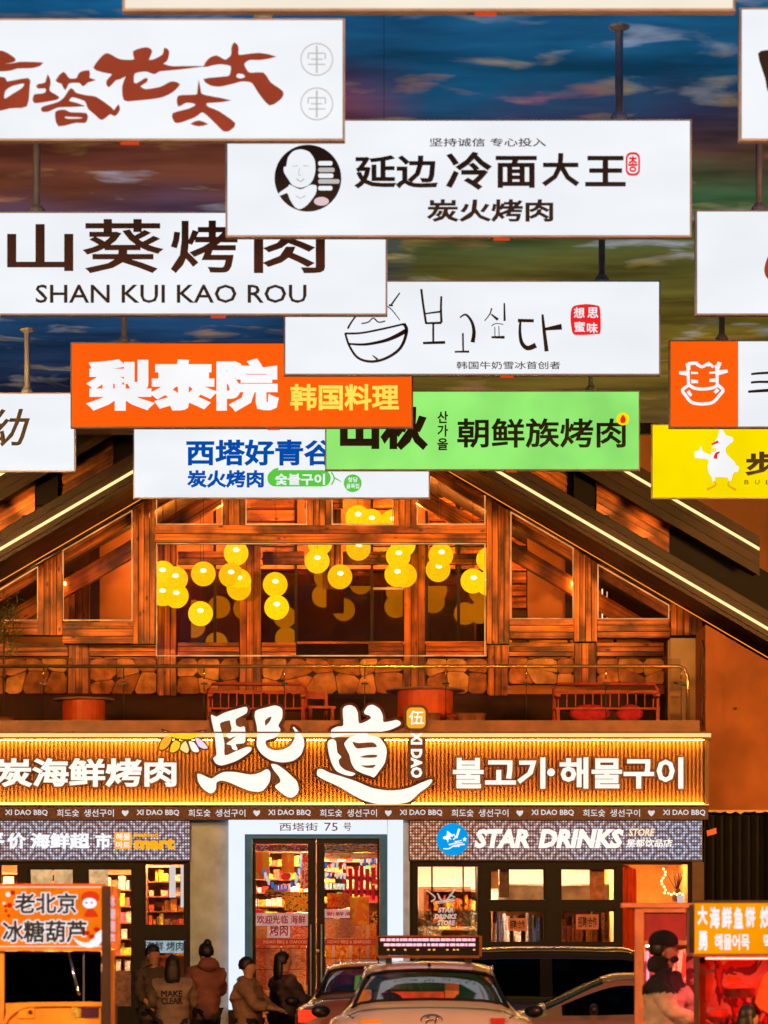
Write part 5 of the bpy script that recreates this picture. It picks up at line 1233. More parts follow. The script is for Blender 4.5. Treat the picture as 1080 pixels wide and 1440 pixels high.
    for s in (-1, 1):
        box('tail_lamp', prof[1][0] - .055, prof[1][0] + .05, s * prof[1][4] - .12, s * prof[1][4] + .11, zb - .17, zb - .04, tl, t, local=True)
        box('headlamp', prof[-2][0] - .03, prof[-2][0] + .08, s * .62 - .16, s * .62 + .16, .62, .74, M('lamp_lens', (.6, .6, .6), .1), t, local=True)
        mi = link('wing_mirror', ball_mesh((prof[7][0] + .12, s * (prof[7][5] + .09), prof[7][3] + .06), .05, .09, .06, 12, 8), darkm, t, True)
        for x in (xc - .55, xc + .35): box('door_handle', x - .08, x + .08, s * (prof[5][5] + .012) - .012, s * (prof[5][5] + .012) + .012, .78, .81, paint, t, local=True)
    box('number_plate', xb - .03, xb - .005, -.22, .22, .55, .67, M('plate_blue', (.03, .08, .4), .5), t, local=True)
    box('bumper', xb - .06, xb + .12, -.78, .78, .30, .48, paint, t, local=True)
    box('dashboard', prof[7][0] - .2, prof[7][0] + .3, -.62, .62, .7, .93, sm, t, local=True)
    return t
SED = [(-2.22, .93, .60, .80, .68, .80), (-2.14, 1.085, .64, .98, .74, .86), (-1.95, 1.115, .68, 1.02, .78, .89), (-1.62, 1.13, .69, 1.04, .80, .90), (-.95, 1.43, .56, 1.01, .80, .90), (-.45, 1.50, .57, 1.00, .80, .90), (.05, 1.505, .575, .99, .80, .90), (.42, 1.46, .57, .98, .80, .90), (1.15, 1.04, .67, .96, .79, .90), (1.85, .90, .66, .84, .75, .88), (2.15, .76, .58, .68, .68, .82), (2.22, .60, .5, .5, .62, .76)]
silver = M('silver_paint', (.70, .56, .44), .3, .35, .05, 3, 0, .7)
champagne = M('champagne_paint', (.34, .18, .11), .3, .4, .05, 3, 0, .7)
darkp = M('dark_paint', (.03, .018, .016), .25, .2, .05, 3, 0, 1.0)
amberp = M('bronze_paint', (.30, .11, .05), .3, .4, .05, 3, 0, 1.0)
# taxi, tail to the camera
TX = 27.0
tx0 = wx(607, TX)
taxi = car('taxi', (tx0, TX + 2.2, .0), R(90), silver, 'silver taxi seen from behind with a lit message board on its roof', 'taxi', SED)
yb = -.30   # local x of the board
bd_ = box('message_board', yb - .06, yb + .06, -.455, .455, 1.56, 1.725, black, taxi, local=True)
for i in range(3):
    z = (1.70, 1.655, 1.61)[i]
    y = -.42
    while y < .40:
        wd_ = random.uniform(.02, .06)
        if i < 2 or random.random() < .45:
            mm = E('board_led_pink', (1, .42, .50), 1.6) if i < 2 else E('board_led_amber', (1, .45, .12), 1.4)
            box('led_dash', yb - .066, yb - .061, y, y + (wd_ if i < 2 else .02), z - (.012 if i < 2 else .005), z + (.012 if i < 2 else .006), mm, bd_, local=True)
        y += wd_ + random.uniform(.004, .012)
box('board_frame', yb - .07, yb + .07, -.48, -.456, 1.55, 1.735, M('bronze_frame', (.5, .22, .08), .3, .8), taxi, local=True)
box('board_frame', yb - .07, yb + .07, .456, .48, 1.55, 1.735, M('bronze_frame', (.5, .22, .08), .3, .8), taxi, local=True)
box('board_frame', yb - .07, yb + .07, -.456, .456, 1.535, 1.559, M('bronze_frame', (.5, .22, .08), .3, .8), taxi, local=True)
box('board_frame', yb - .07, yb + .07, -.456, .456, 1.726, 1.74, M('bronze_frame', (.5, .22, .08), .3, .8), taxi, local=True)
for y in (-.36, .36): box('board_foot', yb - .05, yb + .05, y - .03, y + .03, 1.495, 1.536, darkm, taxi, local=True)
cl_ = M('glowing_cover_red', (.65, .05, .01), .7, emit=(1, .08, .01), es=.5)  # unused; red glow put into a cover colour
box('cabin_glow_panel', .75, .78, -.16, .42, 1.02, 1.22, E('cabin_glow_red', (1, .06, .01), 1.3, .5, 8), taxi, local=True)  # invented glowing panels, added for the red and orange glow in the rear glass
box('cabin_glow_panel', .70, .73, .52, .66, .98, 1.24, E('cabin_glow_amber', (1, .26, .01), 1.2, .3, 8), taxi, local=True)
box('cabin_glow_panel', .80, .83, -.30, -.17, 1.05, 1.30, E('cabin_glow_orange', (1, .16, .02), 1.3, .4, 8), taxi, local=True)
# oval badge with a slanted h, amber lettering, red sticker on the boot
chrome = M('chrome', (.8, .75, .7), .1, 1)
be = []
for k in range(25):
    a = 2 * math.pi * k / 24; be.append((-2.188, .09 * math.cos(a), 1.012 + .048 * math.sin(a)))
bz = tube('badge_ring', be, .007, chrome, taxi, 6, True)
tube('badge_bar', [(-2.195, .05, .977), (-2.195, .025, 1.047)], .009, chrome, taxi, 6, True); tube('badge_bar', [(-2.195, -.025, .977), (-2.195, -.05, 1.047)], .009, chrome, taxi, 6, True); tube('badge_bar', [(-2.195, .035, 1.005), (-2.195, -.035, 1.019)], .008, chrome, taxi, 6, True)
box('boot_lettering', -2.19, -2.165, .42, .60, .985, 1.015, M('amber_letters', (.8, .35, .05), .4), taxi, local=True)
box('red_sticker', -2.20, -2.15, -.62, -.50, .90, 1.03, M('red_sticker', (.5, .02, .01), .5), taxi, local=True)
# car ahead on the left
car('parked_car', (wx(532, 34), 34 + 2.2, .0), R(90), amberp, 'bronze car ahead of the taxi with glowing red tail lamps', 'car', SED)
# silver saloon side on
SIL = [(r[0], r[1] - (.12 if r[1] > 1.2 else .02), r[2], r[3] - .02, r[4], r[5]) for r in SED]
car('saloon_car', (wx(735, 31.9) + 1.25, 32.9, 0), R(180), champagne, 'champagne saloon car parked side on behind the taxi', 'car', SIL, brake=False)
SUV = [(-2.3, 1.2, .62, .95, .76, .86), (-2.25, 1.30, .62, 1.05, .80, .90), (-2.0, 1.60, .60, 1.08, .82, .93), (-1.4, 1.66, .61, 1.08, .83, .94), (-.6, 1.68, .62, 1.07, .83, .94), (.1, 1.67, .62, 1.06, .83, .94), (.6, 1.62, .61, 1.05, .83, .94), (1.3, 1.14, .70, 1.05, .82, .93), (2.0, 1.02, .68, .95, .78, .91), (2.3, .8, .6, .7, .72, .85)]
car('black_suv', (2.5, 39.7, 0), 0, darkp, 'long black van like car parked side on behind the champagne saloon', 'car', SUV, 'suv', brake=False)

# ------------------------------------------------------------------ food carts
def sign_box_text(body, a, y0, b, y1, Y, t, m, bk, bold=.03, grow=.045):
    text(body, a, y0, b, y1, Y, m, t, bold, d=.004, back=bk, grow=grow, bd=.003)
YC = 23.0
ct = thing('candied_fruit_cart', (wx(60, YC), YC + .7, 0), 'orange candied hawthorn cart with a lit picture sign on top', 'food cart')
orl = E('cart_sign_orange', (1.0, .20, .005), .95, .25, 5)
frm = M('cart_frame_dark', (.05, .03, .025), .5); yfr = M('cart_yellow_frame', (.95, .42, .06), .5, 0, .15, 6)
xL, xR = wx(-140, YC), wx(146, YC)
box('sign_face', xL, xR - .02, YC, YC + .02, wz(1334, YC), wz(1245, YC), orl, ct)
box('sign_core', xL, xR - .03, YC + .021, YC + 1.44, wz(1332, YC), wz(1247, YC), frm, ct)
box('sign_side', xR - .029, xR + .0, YC + .03, YC + 1.46, wz(1334, YC), wz(1244, YC), E('cart_side_orange', (.95, .16, .02), .9, .5, 12), ct)
pbox('sign_trim', -140, 1334.2, 147, 1337, YC - .01, .05, yfr, ct); pbox('sign_trim', -140, 1242.5, 147, 1244.8, YC - .01, .05, M('orange_red_trim', (.7, .12, .02), .5), ct)
nav = M('navy_print', (.008, .012, .03), .6)
sign_box_text('老北京', 20, 1255, 108, 1285, YC - .008, ct, nav, wtext, .03, .05)
sign_box_text('冰糖葫芦', 3, 1294, 122, 1326, YC - .008, ct, nav, wtext, .03, .05)
strokes([([(-60, 1331), (143.5, 1331)], 1, 1), ([(143.5, 1331), (143.5, 1247.5)], 1, 1), ([(143.5, 1247.5), (-60, 1247.5)], 1, 1)], 0, 0, 1, YC - .004, wtext, ct, 'border_line')
# generic dish of red fruit and a plain girl's head in a red hood printed on the sign
glyph([[(103, 1318), (110, 1328), (125, 1333), (138, 1330), (143, 1322), (144, 1308), (136, 1312), (125, 1325), (112, 1324)]], 0, 0, 1, YC - .003, wtext, ct, 'dish_drawing')
rf_ = E('fruit_red', (.75, .02, .0), .8)
for k in range(11):
    glyph([disc_pts(116 + (k * 7) % 22, 1307 + (k * 5) % 15, 3.3, 10)], 0, 0, 1, YC - .0045 - .0003 * k, rf_, ct, 'fruit_drawing', .002, smooth=0)
glyph([disc_pts(127, 1262, 13, 22, 9)], 0, 0, 1, YC - .003, E('hood_red', (.9, .05, .01), .9), ct, 'hood_drawing', .002, smooth=0)
glyph([disc_pts(126, 1270, 10, 22, 7.5)], 0, 0, 1, YC - .006, wtext, ct, 'face_drawing', .002, smooth=0)
for x in (121.5, 129): glyph([disc_pts(x, 1269.5, 1.3, 10)], 0, 0, 1, YC - .009, ink, ct, 'eye_drawing', .002, smooth=0)
glyph([[(118, 1289), (124, 1278), (131, 1278), (138, 1289)]], 0, 0, 1, YC - .003, E('dress_red', (.85, .05, .01), .9), ct, 'dress_drawing', .002)
for k in range(12):
    x, y = random.uniform(-6, 26), random.uniform(1250, 1300)
    if x < 18 and not (y > 1288): glyph([disc_pts(x, y, random.uniform(2, 4), 6)], 0, 0, 1, YC - .0025 - .0004 * k, wtext if k % 2 else rf_, ct, 'blossom_drawing', .002, smooth=0)
# side lettering of the cart sign (faces the pavement)
vs, fs = raw_text('冰糖葫芦', .03)
for k, s in enumerate('冰糖葫芦'):
    vs, fs = raw_text(s, .03); mxv = max(a[0] for a in vs); mnv = min(a[0] for a in vs); nyv = min(a[1] for a in vs); xyv = max(a[1] for a in vs)
    z1 = wz(1256, YC) - k * .095
    v = [(xR + .004 - _ * .003, YC + .45 + (a - mnv) / (mxv - mnv) * .5, z1 - .085 + (b - nyv) / (xyv - nyv) * .085) for a, b, _ in vs]
    link('side_lettering', mesh(v, fs), E('side_pink', (.95, .55, .6), .9), ct)
pbox('front_post', 143, 1246, 154, 1645, YC - .04, .10, frm, ct)
pbox('rear_post', 150.5, 1336, 160, 1645, YC + .28, .08, yfr, ct)
pbox('left_post', -2, 1337, 5.5, 1645, YC + .02, .08, yfr, ct)
pbox('counter_body', 8, 1411, 142, 1600, YC + .02, .02, M('cart_orange_panel', (1.0, .42, .05), .4, 0, .2, 4), ct)
glyph([[(6, 1440), (8, 1425), (18, 1413), (30, 1410), (142, 1409), (142, 1415), (40, 1416), (14, 1430), (8, 1440)]], 0, 0, 1, YC + .0, yfr, ct, 'counter_rim', .04)
box('counter_top', wx(-140, YC), wx(142, YC), YC + .06, YC + 1.4, wz(1416, YC), wz(1413, YC), M('steel_top', (.3, .2, .12), .3, .6), ct)
box('cart_body', wx(-140, YC), wx(7, YC), YC + .03, YC + 1.4, .35, wz(1430, YC), M('cart_dark_body', (.10, .04, .02), .5), ct)
box('cart_base', wx(7.2, YC), wx(142, YC), YC + .06, YC + 1.4, .35, wz(1416.4, YC), M('cart_dark_body', (.10, .04, .02), .5), ct)
pbox('cart_glass', 6, 1338, 142, 1410, YC + .05, .01, glass('smoked_glass', (.3, .26, .25), .05, .5), ct)
box('cart_rear_panel', wx(-140, YC), wx(118, YC), YC + 1.36, YC + 1.4, wz(1412, YC), wz(1338, YC), black, ct)
pbox('yellow_card', 25, 1414, 48, 1432, YC + .010, .006, M('yellow_card', (.85, .42, .03)), ct); glyph([disc_pts(42.5, 1423.5, 3.2, 16)], 0, 0, 1, YC + .004, M('wine_dot', (.10, .01, .03)), ct, 'card_dot', .004, smooth=0)
pprism('tilted_card', [(100, 1417), (109, 1415), (114, 1429), (104, 1432)], YC + .010, .006, M('lime_card', (.55, .50, .08), .5, 0, .5, 60), ct)
pbox('purple_card', 114, 1417, 138, 1431, YC + .010, .006, M('purple_card', (.07, .01, .05)), ct); pbox('orange_stripe', 114, 1413, 138, 1416.6, YC + .010, .006, M('orange_stripe', (.9, .35, .05)), ct)
for s in (0, 1):
    for x in (wx(-60, YC), wx(100, YC)):
        lathe('wheel_hub', (x, YC + .3 + s * .8, .05), [(.06, 0), (.06, .25)], frm, ct, 10)
        o = link('wheel', ball_mesh((x, YC + .3 + s * .8, .18), .18, .05, .18, 16, 10), M('tyre_rubber', (.02, .02, .02), .8), ct)
tube('steel_tool', [P(97, 1339, YC + .035), P(109, 1392, YC + .035), P(112, 1399, YC + .035)], .011, M('bright_steel', (.6, .7, .9), .15, 1), ct, 8)

pbox('glass_edge', 117, 1338, 118.5, 1410, YC + .045, .004, steel, ct)
pprism('red_ribbon', [(99, 1338), (106, 1338), (112, 1352), (114, 1372), (110, 1384)], YC + .20, .01, M('red_ribbon', (.6, .05, .02), .6, 0, .3, 20), ct)
YT2 = 23.6
rc = thing('fish_cake_cart', (wx(1060, YT2), YT2 + .6, 0), 'seafood cake cart with a bright orange lettered sign and red lit glass case', 'food cart')
orl2 = E('fish_sign_orange', (1.0, .33, .0), .98, .1, 3)
pbox('sign_face', 977, 1270, 1230, 1341, YT2, .02, orl2, rc)
box('sign_core', wx(978, YT2), wx(1230, YT2), YT2 + .021, YT2 + .5, wz(1340, YT2), wz(1271, YT2), frm, rc)
pbox('sign_trim', 975, 1341.2, 1230, 1345, YT2 - .01, .06, M('grey_trim', (.25, .12, .10), .4), rc); pbox('sign_trim', 975, 1266, 1230, 1269.8, YT2 - .01, .06, frm, rc)
wl = wtext
for s, a, b, y0, y1 in (('大', 981, 995, 1274, 1301), ('勇', 982, 995, 1309, 1337), ('海', 998, 1012, 1275, 1306), ('鲜', 1015, 1029, 1275, 1306), ('鱼', 1032, 1045, 1275, 1306), ('饼', 1048, 1062, 1275, 1306), ('炒', 1069, 1083, 1275, 1306), ('年糕', 1086, 1116, 1275, 1306), ('해물어묵', 1005, 1054, 1313, 1336), ('떡볶이', 1074, 1110, 1313, 1336)):
    text(s, a, y0, b, y1, YT2 - .006, wl, rc, .045 if y0 < 1310 or s == '勇' else .03, d=.004)
pbox('front_post', 977, 1345.3, 983, 1660, YT2 + .0, .07, M('brown_post', (.06, .03, .025), .5), rc)
case = M('case_panel', (.6, .2, .15), .5)
rgl = glass('case_glass', (1, .62, .55), .08, .8)
pbox('case_glass', 984, 1346, 1228, 1450, YT2 + .03, .012, rgl, rc)
zc = wz(1450, YT2)
box('case_floor', wx(984, YT2), wx(1228, YT2), YT2 + .05, YT2 + 1.1, zc - .04, zc, case, rc)
box('case_rear', wx(984, YT2), wx(1228, YT2), YT2 + 1.06, YT2 + 1.1, zc, wz(1345, YT2), busy('case_rear_print', (PK, RD, MR, PK, OR, RD), 3, .5, (1, 1, .8), 5), rc)
box('inner_post', wx(985, YT2), wx(994, YT2), YT2 + .08, YT2 + .12, zc, wz(1346, YT2), M('apricot_post', (.75, .30, .12), .4), rc)
box('heat_lamp', wx(1000, YT2), wx(1200, YT2), YT2 + .5, YT2 + .6, wz(1349, YT2), wz(1346.5, YT2), E('red_heat_lamp', (1, .14, .12), 42), rc)
box('cart_body', wx(984, YT2), wx(1228, YT2), YT2 + .04, YT2 + 1.1, .3, zc - .045, M('cart_red_body', (.4, .03, .02), .5), rc)
for x in (wx(1000, YT2), wx(1200, YT2)):
    for yy in (.2, .9): link('wheel', ball_mesh((x, YT2 + yy, .16), .16, .05, .16, 16, 10), M('tyre_rubber', (.02, .02, .02), .8), rc)
for i, (px, py, rx, rz_) in enumerate(((1040, 1385, 26, 10), (1075, 1400, 22, 14), (1010, 1425, 18, 12), (1050, 1432, 24, 12))):
    c_ = P(px, py + 14, YT2 + .7)
    o = thing('food_pan', (c_.x, c_.y, c_.z), ('upper left pan of red food in the glass case', 'upper right pan of red food in the glass case', 'lower left pan of red food in the glass case', 'lower right pan of red food in the glass case')[i], 'pan')
    lathe('pan', c_, [(rx * .004, -.02), (rx * .0048, .05)], M('pan_steel', (.35, .33, .32), .3, .9), o)
    ball('food', (c_.x, c_.y, c_.z + .05), (rx * .0044, rx * .0044, rz_ * .004), M('red_rice_cake', (.75, .09, .03), .3, 0, .5, 25, .5), o, fn=lambda d: 1 + .12 * math.sin(9 * d.x) * math.sin(11 * d.y))
pbox('white_label', 1041, 1415, 1068, 1428, YT2 + .05, .01, M('brown_card', (.25, .13, .10)), rc)
strokes([([(984, 1366), (1000, 1364), (1005, 1366), (984, 1367.5)], 1, 2)], 0, 0, 1, YT2 - .01, ink, rc, 'wire_hook')
pprism('orange_cloth', [(1062, 1410), (1074, 1372), (1084, 1365), (1100, 1380), (1100, 1436), (1068, 1418)], YT2 - .12, .05, M('orange_cloth', (.80, .09, .01), .7, 0, .2, 6, .3), rc)

YB2 = 26.3
bc = thing('wooden_stall', (wx(935, YB2), YB2 + .7, 0), 'wooden framed stall with a maroon panel and pink tube lights', 'food stall')
wp = M('stall_timber', (.50, .20, .10), .6, 0, .25, 6, .2)
pbox('post', 893, 1276, 905, 1620, YB2, .08, wp, bc)
pbox('post', 966, 1278, 974, 1620, YB2 + .02, .08, M('stall_dark_post', (.10, .05, .04), .6), bc)
pbox('top_beam', 874, 1270, 990, 1276, YB2 - .03, .12, wp, bc); pbox('header', 906, 1277, 965, 1283, YB2, .05, wp, bc)
pbox('maroon_panel', 906, 1283.2, 965, 1323, YB2 + .03, .04, M('maroon_panel', (.26, .012, .03), .6, 0, .2, 8), bc)
pbox('lower_rail', 906, 1323.3, 965, 1329, YB2, .05, wp, bc)
for i, px in enumerate((911, 921, 932, 943, 951)):
    tube('tube_light', [P(px, 1336 + i % 2 * 3, YB2 + .35), P(px, 1480, YB2 + .35)], .010 + .004 * (i % 2), E('pink_tube', [(1, .35, .55), (1, .08, .06), (1, .5, .25)][i % 3], 1.5), bc, 6)
pbox('rear_sheet', 906, 1330, 990, 1600, YB2 + .75, .03, busy('red_sheet', (RD, PK, MR, RD, OR), 5, .5, (2, 1, .3), 4), bc)
pprism('yellow_awning', [(906, 1333), (916, 1331), (965, 1328), (966, 1334), (930, 1343), (914, 1340)], YB2 + .12, .03, M('awning_orange', (.9, .36, .02), .6, 0, .2, 8, .2), bc)
pprism('yellow_tray', [(945, 1405), (975, 1400), (976, 1430), (940, 1432)], YB2 + .2, .3, M('tray_orange', (.9, .38, .03), .5), bc)
box('stall_lamp', wx(915, YB2), wx(985, YB2), YB2 + .3, YB2 + .5, wz(1331, YB2), wz(1329, YB2), E('stall_pink_lamp', (1, .25, .2), 26), bc)
pbox('counter', 906, 1452, 990, 1600, YB2 + .3, .4, wp, bc)
bx_ = thing('wall_lantern', P(1001, 1172, YF - .15), 'small orange box lamp hanging from the sign band end', 'lamp')
pprism('box', [(994, 1168), (1007, 1164), (1008, 1172), (995, 1176)], YF - .15, .08, M('orange_box_lamp', (.75, .12, .03), .4), bx_); tube('cord', [P(996, 1155, YF - .1), P(999, 1167, YF - .1)], .008, darkm, bx_, 5)

# ------------------------------------------------------------------ people
def skin_mesh(joints, edges, sub=2, root=0, puff=0, seed=0, sqy=1.0):
    me = bpy.data.meshes.new('sk'); me.from_pydata([j[0] for j in joints], edges, []); me.update()
    o = bpy.data.objects.new('tmp', me); COL.objects.link(o)
    me_s = o.modifiers.new('s', 'SKIN')
    if not me.skin_vertices: pass
    for i, j in enumerate(joints):
        r = j[1]; me.skin_vertices[0].data[i].radius = r if isinstance(r, tuple) else (r, r); me.skin_vertices[0].data[i].use_root = (i == root)
    me_s.use_smooth_shade = True
    ss = o.modifiers.new('u', 'SUBSURF'); ss.levels = sub; ss.render_levels = sub
    dg = bpy.context.evaluated_depsgraph_get(); dg.update()
    out = bpy.data.meshes.new_from_object(o.evaluated_get(dg)); bpy.data.objects.remove(o)
    if puff:
        from mathutils import noise
        for v in out.vertices:
            v.co += v.normal * puff * .9 * abs(noise.noise(Vector((v.co.x * 16, v.co.y * 16 + seed, v.co.z * 26))))
            q = noise.noise(Vector((v.co.x * 7 + seed, v.co.y * 7, v.co.z * 13))) + .22 * math.sin(v.co.z * 58 + 2 * v.co.x)
            v.co += v.normal * q * puff
    out.polygons.foreach_set('use_smooth', [True] * len(out.polygons))
    return out
skinm = M('skin', (.46, .24, .15), .55, 0, .06, 10)
hairm = M('black_hair', (.010, .008, .008), .5, 0, .3, 30)
def person(x, Y, ht, rz, jc, label, hair='short', arms=((.30, .12), (.30, .12)), trouser=(.02, .02, .03), hood=False, hat=False, fur=False, turn=0, back_print=False, long=False):
    """x east, Y distance; rz 0 faces the camera. arms: (forward reach, bend) left and right"""
    k = ht / 1.72
    t = thing('person', (x, Y, .0 if Y < 44.4 else .13), label, 'person', None, rz)
    S_ = lambda p: Vector(p) * k
    # body: legs, trunk, neck, head in one skin
    J = [(S_((0, 0, .93)), .13), (S_((0, .01, 1.12)), .125), (S_((0, .01, 1.32)), .14), (S_((0, 0, 1.45)), .06), (S_((0, -.005, 1.51)), .052), (S_((0, -.01, 1.585)), (.078, .092)), (S_((0, 0, 1.655)), (.074, .09))]
    Eg = [(0, 1), (1, 2), (2, 3), (3, 4), (4, 5), (5, 6)]
    AJ = []
    for i, s in enumerate((-1, 1)):
        fwd, bend = arms[i]
        sh, el = S_((s * .19, .01, 1.37)), S_((s * .25, -fwd * .45, 1.12)); wr = S_((s * (.22 - bend * .5), -fwd, 1.12 + bend * .8 - .18 * (1 - min(1, fwd * 2)))) 
        hd = wr + (wr - el).normalized() * .06 * k
        n = len(J); J += [(sh, .055), (el, .042), (wr, .028), (hd, (.030, .020))]
        Eg += [(2, n), (n, n + 1), (n + 1, n + 2), (n + 2, n + 3)]
        dr = (wr - el).normalized(); sd = dr.cross(Vector((0, 0, 1))).normalized()
        for q in range(4):
            m0 = len(J); a = hd + sd * (q - 1.5) * .017 * k; b = a + dr * (.045 + .008 * (1.5 - abs(q - 1.5))) * k + Vector((0, 0, -.006)); c__ = b + dr * .02 * k + Vector((0, 0, -.022 * k))
            J += [(b, .0085), (c__, .007)]; Eg += [(n + 3, m0), (m0, m0 + 1)]
        m0 = len(J); J += [(hd - sd * -s * .0 + sd * (.035 if s < 0 else -.035) * k + dr * .012, .009)]; Eg += [(n + 3, m0)]
        AJ.append((sh, el, wr))
    LG = []
    for s in (-1, 1):
        n = len(J); st = .06 * s
        J += [(S_((s * .095, 0, .86)), .09), (S_((s * .10, -st - .02, .50)), .058), (S_((s * .10, st * .6, .09)), .04), (S_((s * .11, st * .6 - .13, .045)), .035)]
        Eg += [(0, n), (n, n + 1), (n + 1, n + 2), (n + 2, n + 3)]; LG.append(n)
    body = skin_mesh(J, Eg, 2)
    # face: nose, chin drawn out of the head part
    hc = S_((0, -.005, 1.61))
    for v in body.vertices:
        d = v.co - hc
        if v.co.z > 1.52 * k and d.y < 0:
            g_ = math.exp(-((d.x / (.014 * k)) ** 2 + ((v.co.z - 1.60 * k) / (.022 * k)) ** 2)); v.co.y -= .024 * k * g_
            g_ = math.exp(-((d.x / (.03 * k)) ** 2 + ((v.co.z - 1.545 * k) / (.018 * k)) ** 2)); v.co.y -= .012 * k * g_
    rot = Matrix.Rotation(turn, 4, 'Z')
    if turn:
        for v in body.vertices:
            if v.co.z > 1.47 * k: v.co = rot @ v.co
    bo = link('body', body, skinm, t, True)
    for s in (-1, 1):
        link('eye', ball_mesh(rot @ S_((s * .032, -.088, 1.615)), .009, .006, .006, 8, 6), M('eye_dark', (.01, .01, .01), .2), bo, True)
        link('ear', ball_mesh(rot @ S_((s * .078, .005, 1.60)), .010, .018, .028, 8, 6), skinm, bo, True)
    link('mouth', ball_mesh(rot @ S_((0, -.09, 1.565)), .022, .006, .005, 8, 6), M('lips', (.30, .08, .07), .5), bo, True)
    # hair
    from mathutils import noise
    def hf(d):
        q = 1 + .05 * noise.noise(Vector((d.x * 4, d.y * 4, d.z * 4 + x)))
        if d.y < -.25 and d.z < .45: q *= .78
        if d.z < -.55: q *= .80
        return q
    hm = ball_mesh(S_((0, .022, 1.632)), .092 * k, .108 * k, .112 * k, 28, 20, lambda d: hf(d) * (1 + .045 * noise.noise(Vector((d.x * 15, d.y * 15, d.z * 6)))))
    hm.transform(rot); link('hair', hm, hairm, t, True)
    if hair == 'long':
        hm = ball_mesh(S_((0, .075, 1.50)), .10 * k, .06 * k, .21 * k, 16, 12, hf); hm.transform(rot); link('hair_back', hm, hairm, t, True)
    if hair == 'bun':
        hm = ball_mesh(S_((0, .07, 1.73)), .05 * k, .05 * k, .05 * k, 12, 8); hm.transform(rot); link('hair_bun', hm, hairm, t, True)
    # coat
    jm = M('coat_fabric', jc, .7, 0, .2, 9, .4)
    hem = .55 if long else .80
    CJ = [(S_((0, 0, hem)), (.20, .165)), (S_((0, 0, 1.0)), (.20, .16)), (S_((0, .01, 1.2)), (.195, .155)), (S_((0, .01, 1.36)), (.16, .13)), (S_((0, .01, 1.44)), (.095, .095)), (S_((0, .01, 1.48)), (.085, .085))]
    CE = [(0, 1), (1, 2), (2, 3), (3, 4), (4, 5)]
    for sh, el, wr in AJ:
        n = len(CJ); CJ += [(sh, .085), (el, .072), (el + (wr - el) * .88, .055)]; CE += [(3, n), (n, n + 1), (n + 1, n + 2)]
    co = link('coat', skin_mesh(CJ, CE, 3, 1, .020 * k, x * 9), jm, t, True)
    if hood:
        link('hood', ball_mesh(S_((0, .10, 1.46)), .14 * k, .10 * k, .10 * k, 16, 10, hf), jm, co, True)
    if fur:
        link('scarf', ball_mesh(S_((0, .035, 1.50)), .105 * k, .115 * k, .095 * k, 20, 12, hf), M('dark_scarf', (.012, .012, .014), .9, 0, .3, 20, .6), t, True)
        co.data.materials.append(M('dark_yoke', (.012, .012, .014), .85, 0, .3, 20, .6))
        for pl_ in co.data.polygons:
            if pl_.center.z > 1.31 * k + .03 * math.sin(pl_.center.x * 9): pl_.material_index = 1
    if hat:
        hm = ball_mesh(S_((0, .018, 1.68)), .104 * k, .118 * k, .095 * k, 20, 14, lambda d: 1 if d.z > -.35 else .8); hm.transform(rot); link('knit_hat', hm, M('black_knit', (.008, .008, .01), .95, 0, .3, 40, .8), t, True)
        hm = ball_mesh(S_((0, -.05, 1.548)), .055 * k, .055 * k, .035 * k, 14, 8); hm.transform(rot); link('face_mask', hm, M('dark_mask', (.02, .012, .012), .9), t, True)
    if back_print:
        for q, s in enumerate(('MAKE', 'CLEAR')):
            vs, fs = raw_text(s, .03); mx_ = max(a[0] for a in vs); mn_ = min(a[0] for a in vs); my_ = max(a[1] for a in vs)
            link('back_lettering', mesh([((mx_ - a - (mx_ - mn_) / 2) / (mx_ - mn_) * .24 * -1 * -1, .178 * k, (1.22 - q * .09) * k + b / my_ * .07) for a, b, _ in vs], fs), M('coat_print', (.015, .01, .01), .7), co, True)
    tm = M('trousers', trouser, .8)
    TJ = [(S_((0, 0, .92)), (.15, .12))]; TE = []
    for n in LG:
        m0 = len(TJ); TJ += [(J[n][0], .105), (J[n + 1][0], .075), (J[n + 2][0] + Vector((0, 0, .03)), .06)]; TE += [(0, m0), (m0, m0 + 1), (m0 + 1, m0 + 2)]
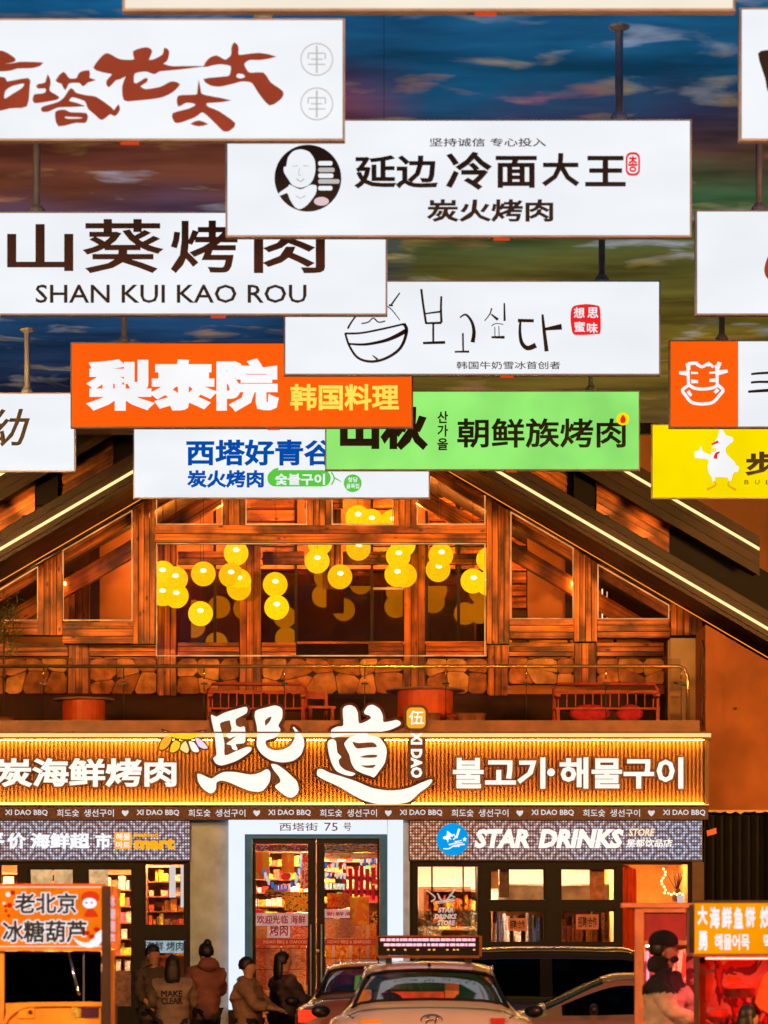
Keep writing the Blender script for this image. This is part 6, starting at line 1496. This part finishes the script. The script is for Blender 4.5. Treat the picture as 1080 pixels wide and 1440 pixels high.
    link('trousers', skin_mesh(TJ, TE, 2), tm, t, True)
    for n in LG:
        a, b = J[n + 2][0], J[n + 3][0]; c_ = (a + b) / 2; link('shoe', ball_mesh((c_.x, c_.y - .02, .045), .05, .14, .044, 14, 8), M('shoe_leather', (.02, .02, .02), .5), t, True)
    return t
person(wx(216, 38.5), 38.5, 1.68, R(35), (.07, .055, .03), 'person in an olive coat with short hair, leftmost of the group by the pillar', arms=((.15, .05), (.35, .15)), hood=True)
person(wx(243, 36), 36, 1.55, R(180), (.26, .19, .13), 'person with long dark hair seen from behind in a pale coat with dark back lettering', 'long', arms=((.38, .1), (.38, .1)), back_print=True)
person(wx(289, 38.2), 38.2, 1.70, R(205), (.22, .08, .05), 'person in a reddish padded coat with hair tied up, beside the concrete pillar', 'bun', arms=((.3, .1), (.2, .1)), hood=True)
person(wx(349, 36.5), 36.5, 1.53, R(75), (.24, .14, .08), 'person in a tan coat holding a phone in front of the white door jamb', arms=((.36, .02), (.34, .0)), long=True)
person(wx(399, 37.5), 37.5, 1.59, R(118), (.09, .05, .04), 'person with bobbed hair in a dark coat before the left door leaf', 'long', arms=((.34, .05), (.30, .0)))
person(wx(734, 41), 41, 1.66, R(20), (.05, .03, .03), 'person whose dark head shows over the roof of the black car', 'short')
mn = person(wx(936, 24.4), 24.4, 1.70, R(66), (.55, .42, .33), 'man in a black knit hat and beige padded jacket looking down at his hands', arms=((.34, .02), (.38, .04)), hat=True, fur=True, turn=R(10))
box('phone', -.05, .05, -.50, -.47, .95, 1.03, black, None)
bpy.data.objects['phone'].location = mn.location; bpy.data.objects['phone'].rotation_euler = mn.rotation_euler
tag(bpy.data.objects['phone'], 'black phone in the hands of the man with the knit hat', 'phone')
person(wx(1052, 22.4), 22.4, 1.20, R(150), (.12, .05, .04), 'short person with curly dark hair at the bottom right corner', 'long')
person(wx(-2, 24.6), 22.2, 1.32, R(200), (.45, .12, .03), 'person in an orange coat partly hidden at the left frame edge', arms=((.2, .05), (.3, .1)))
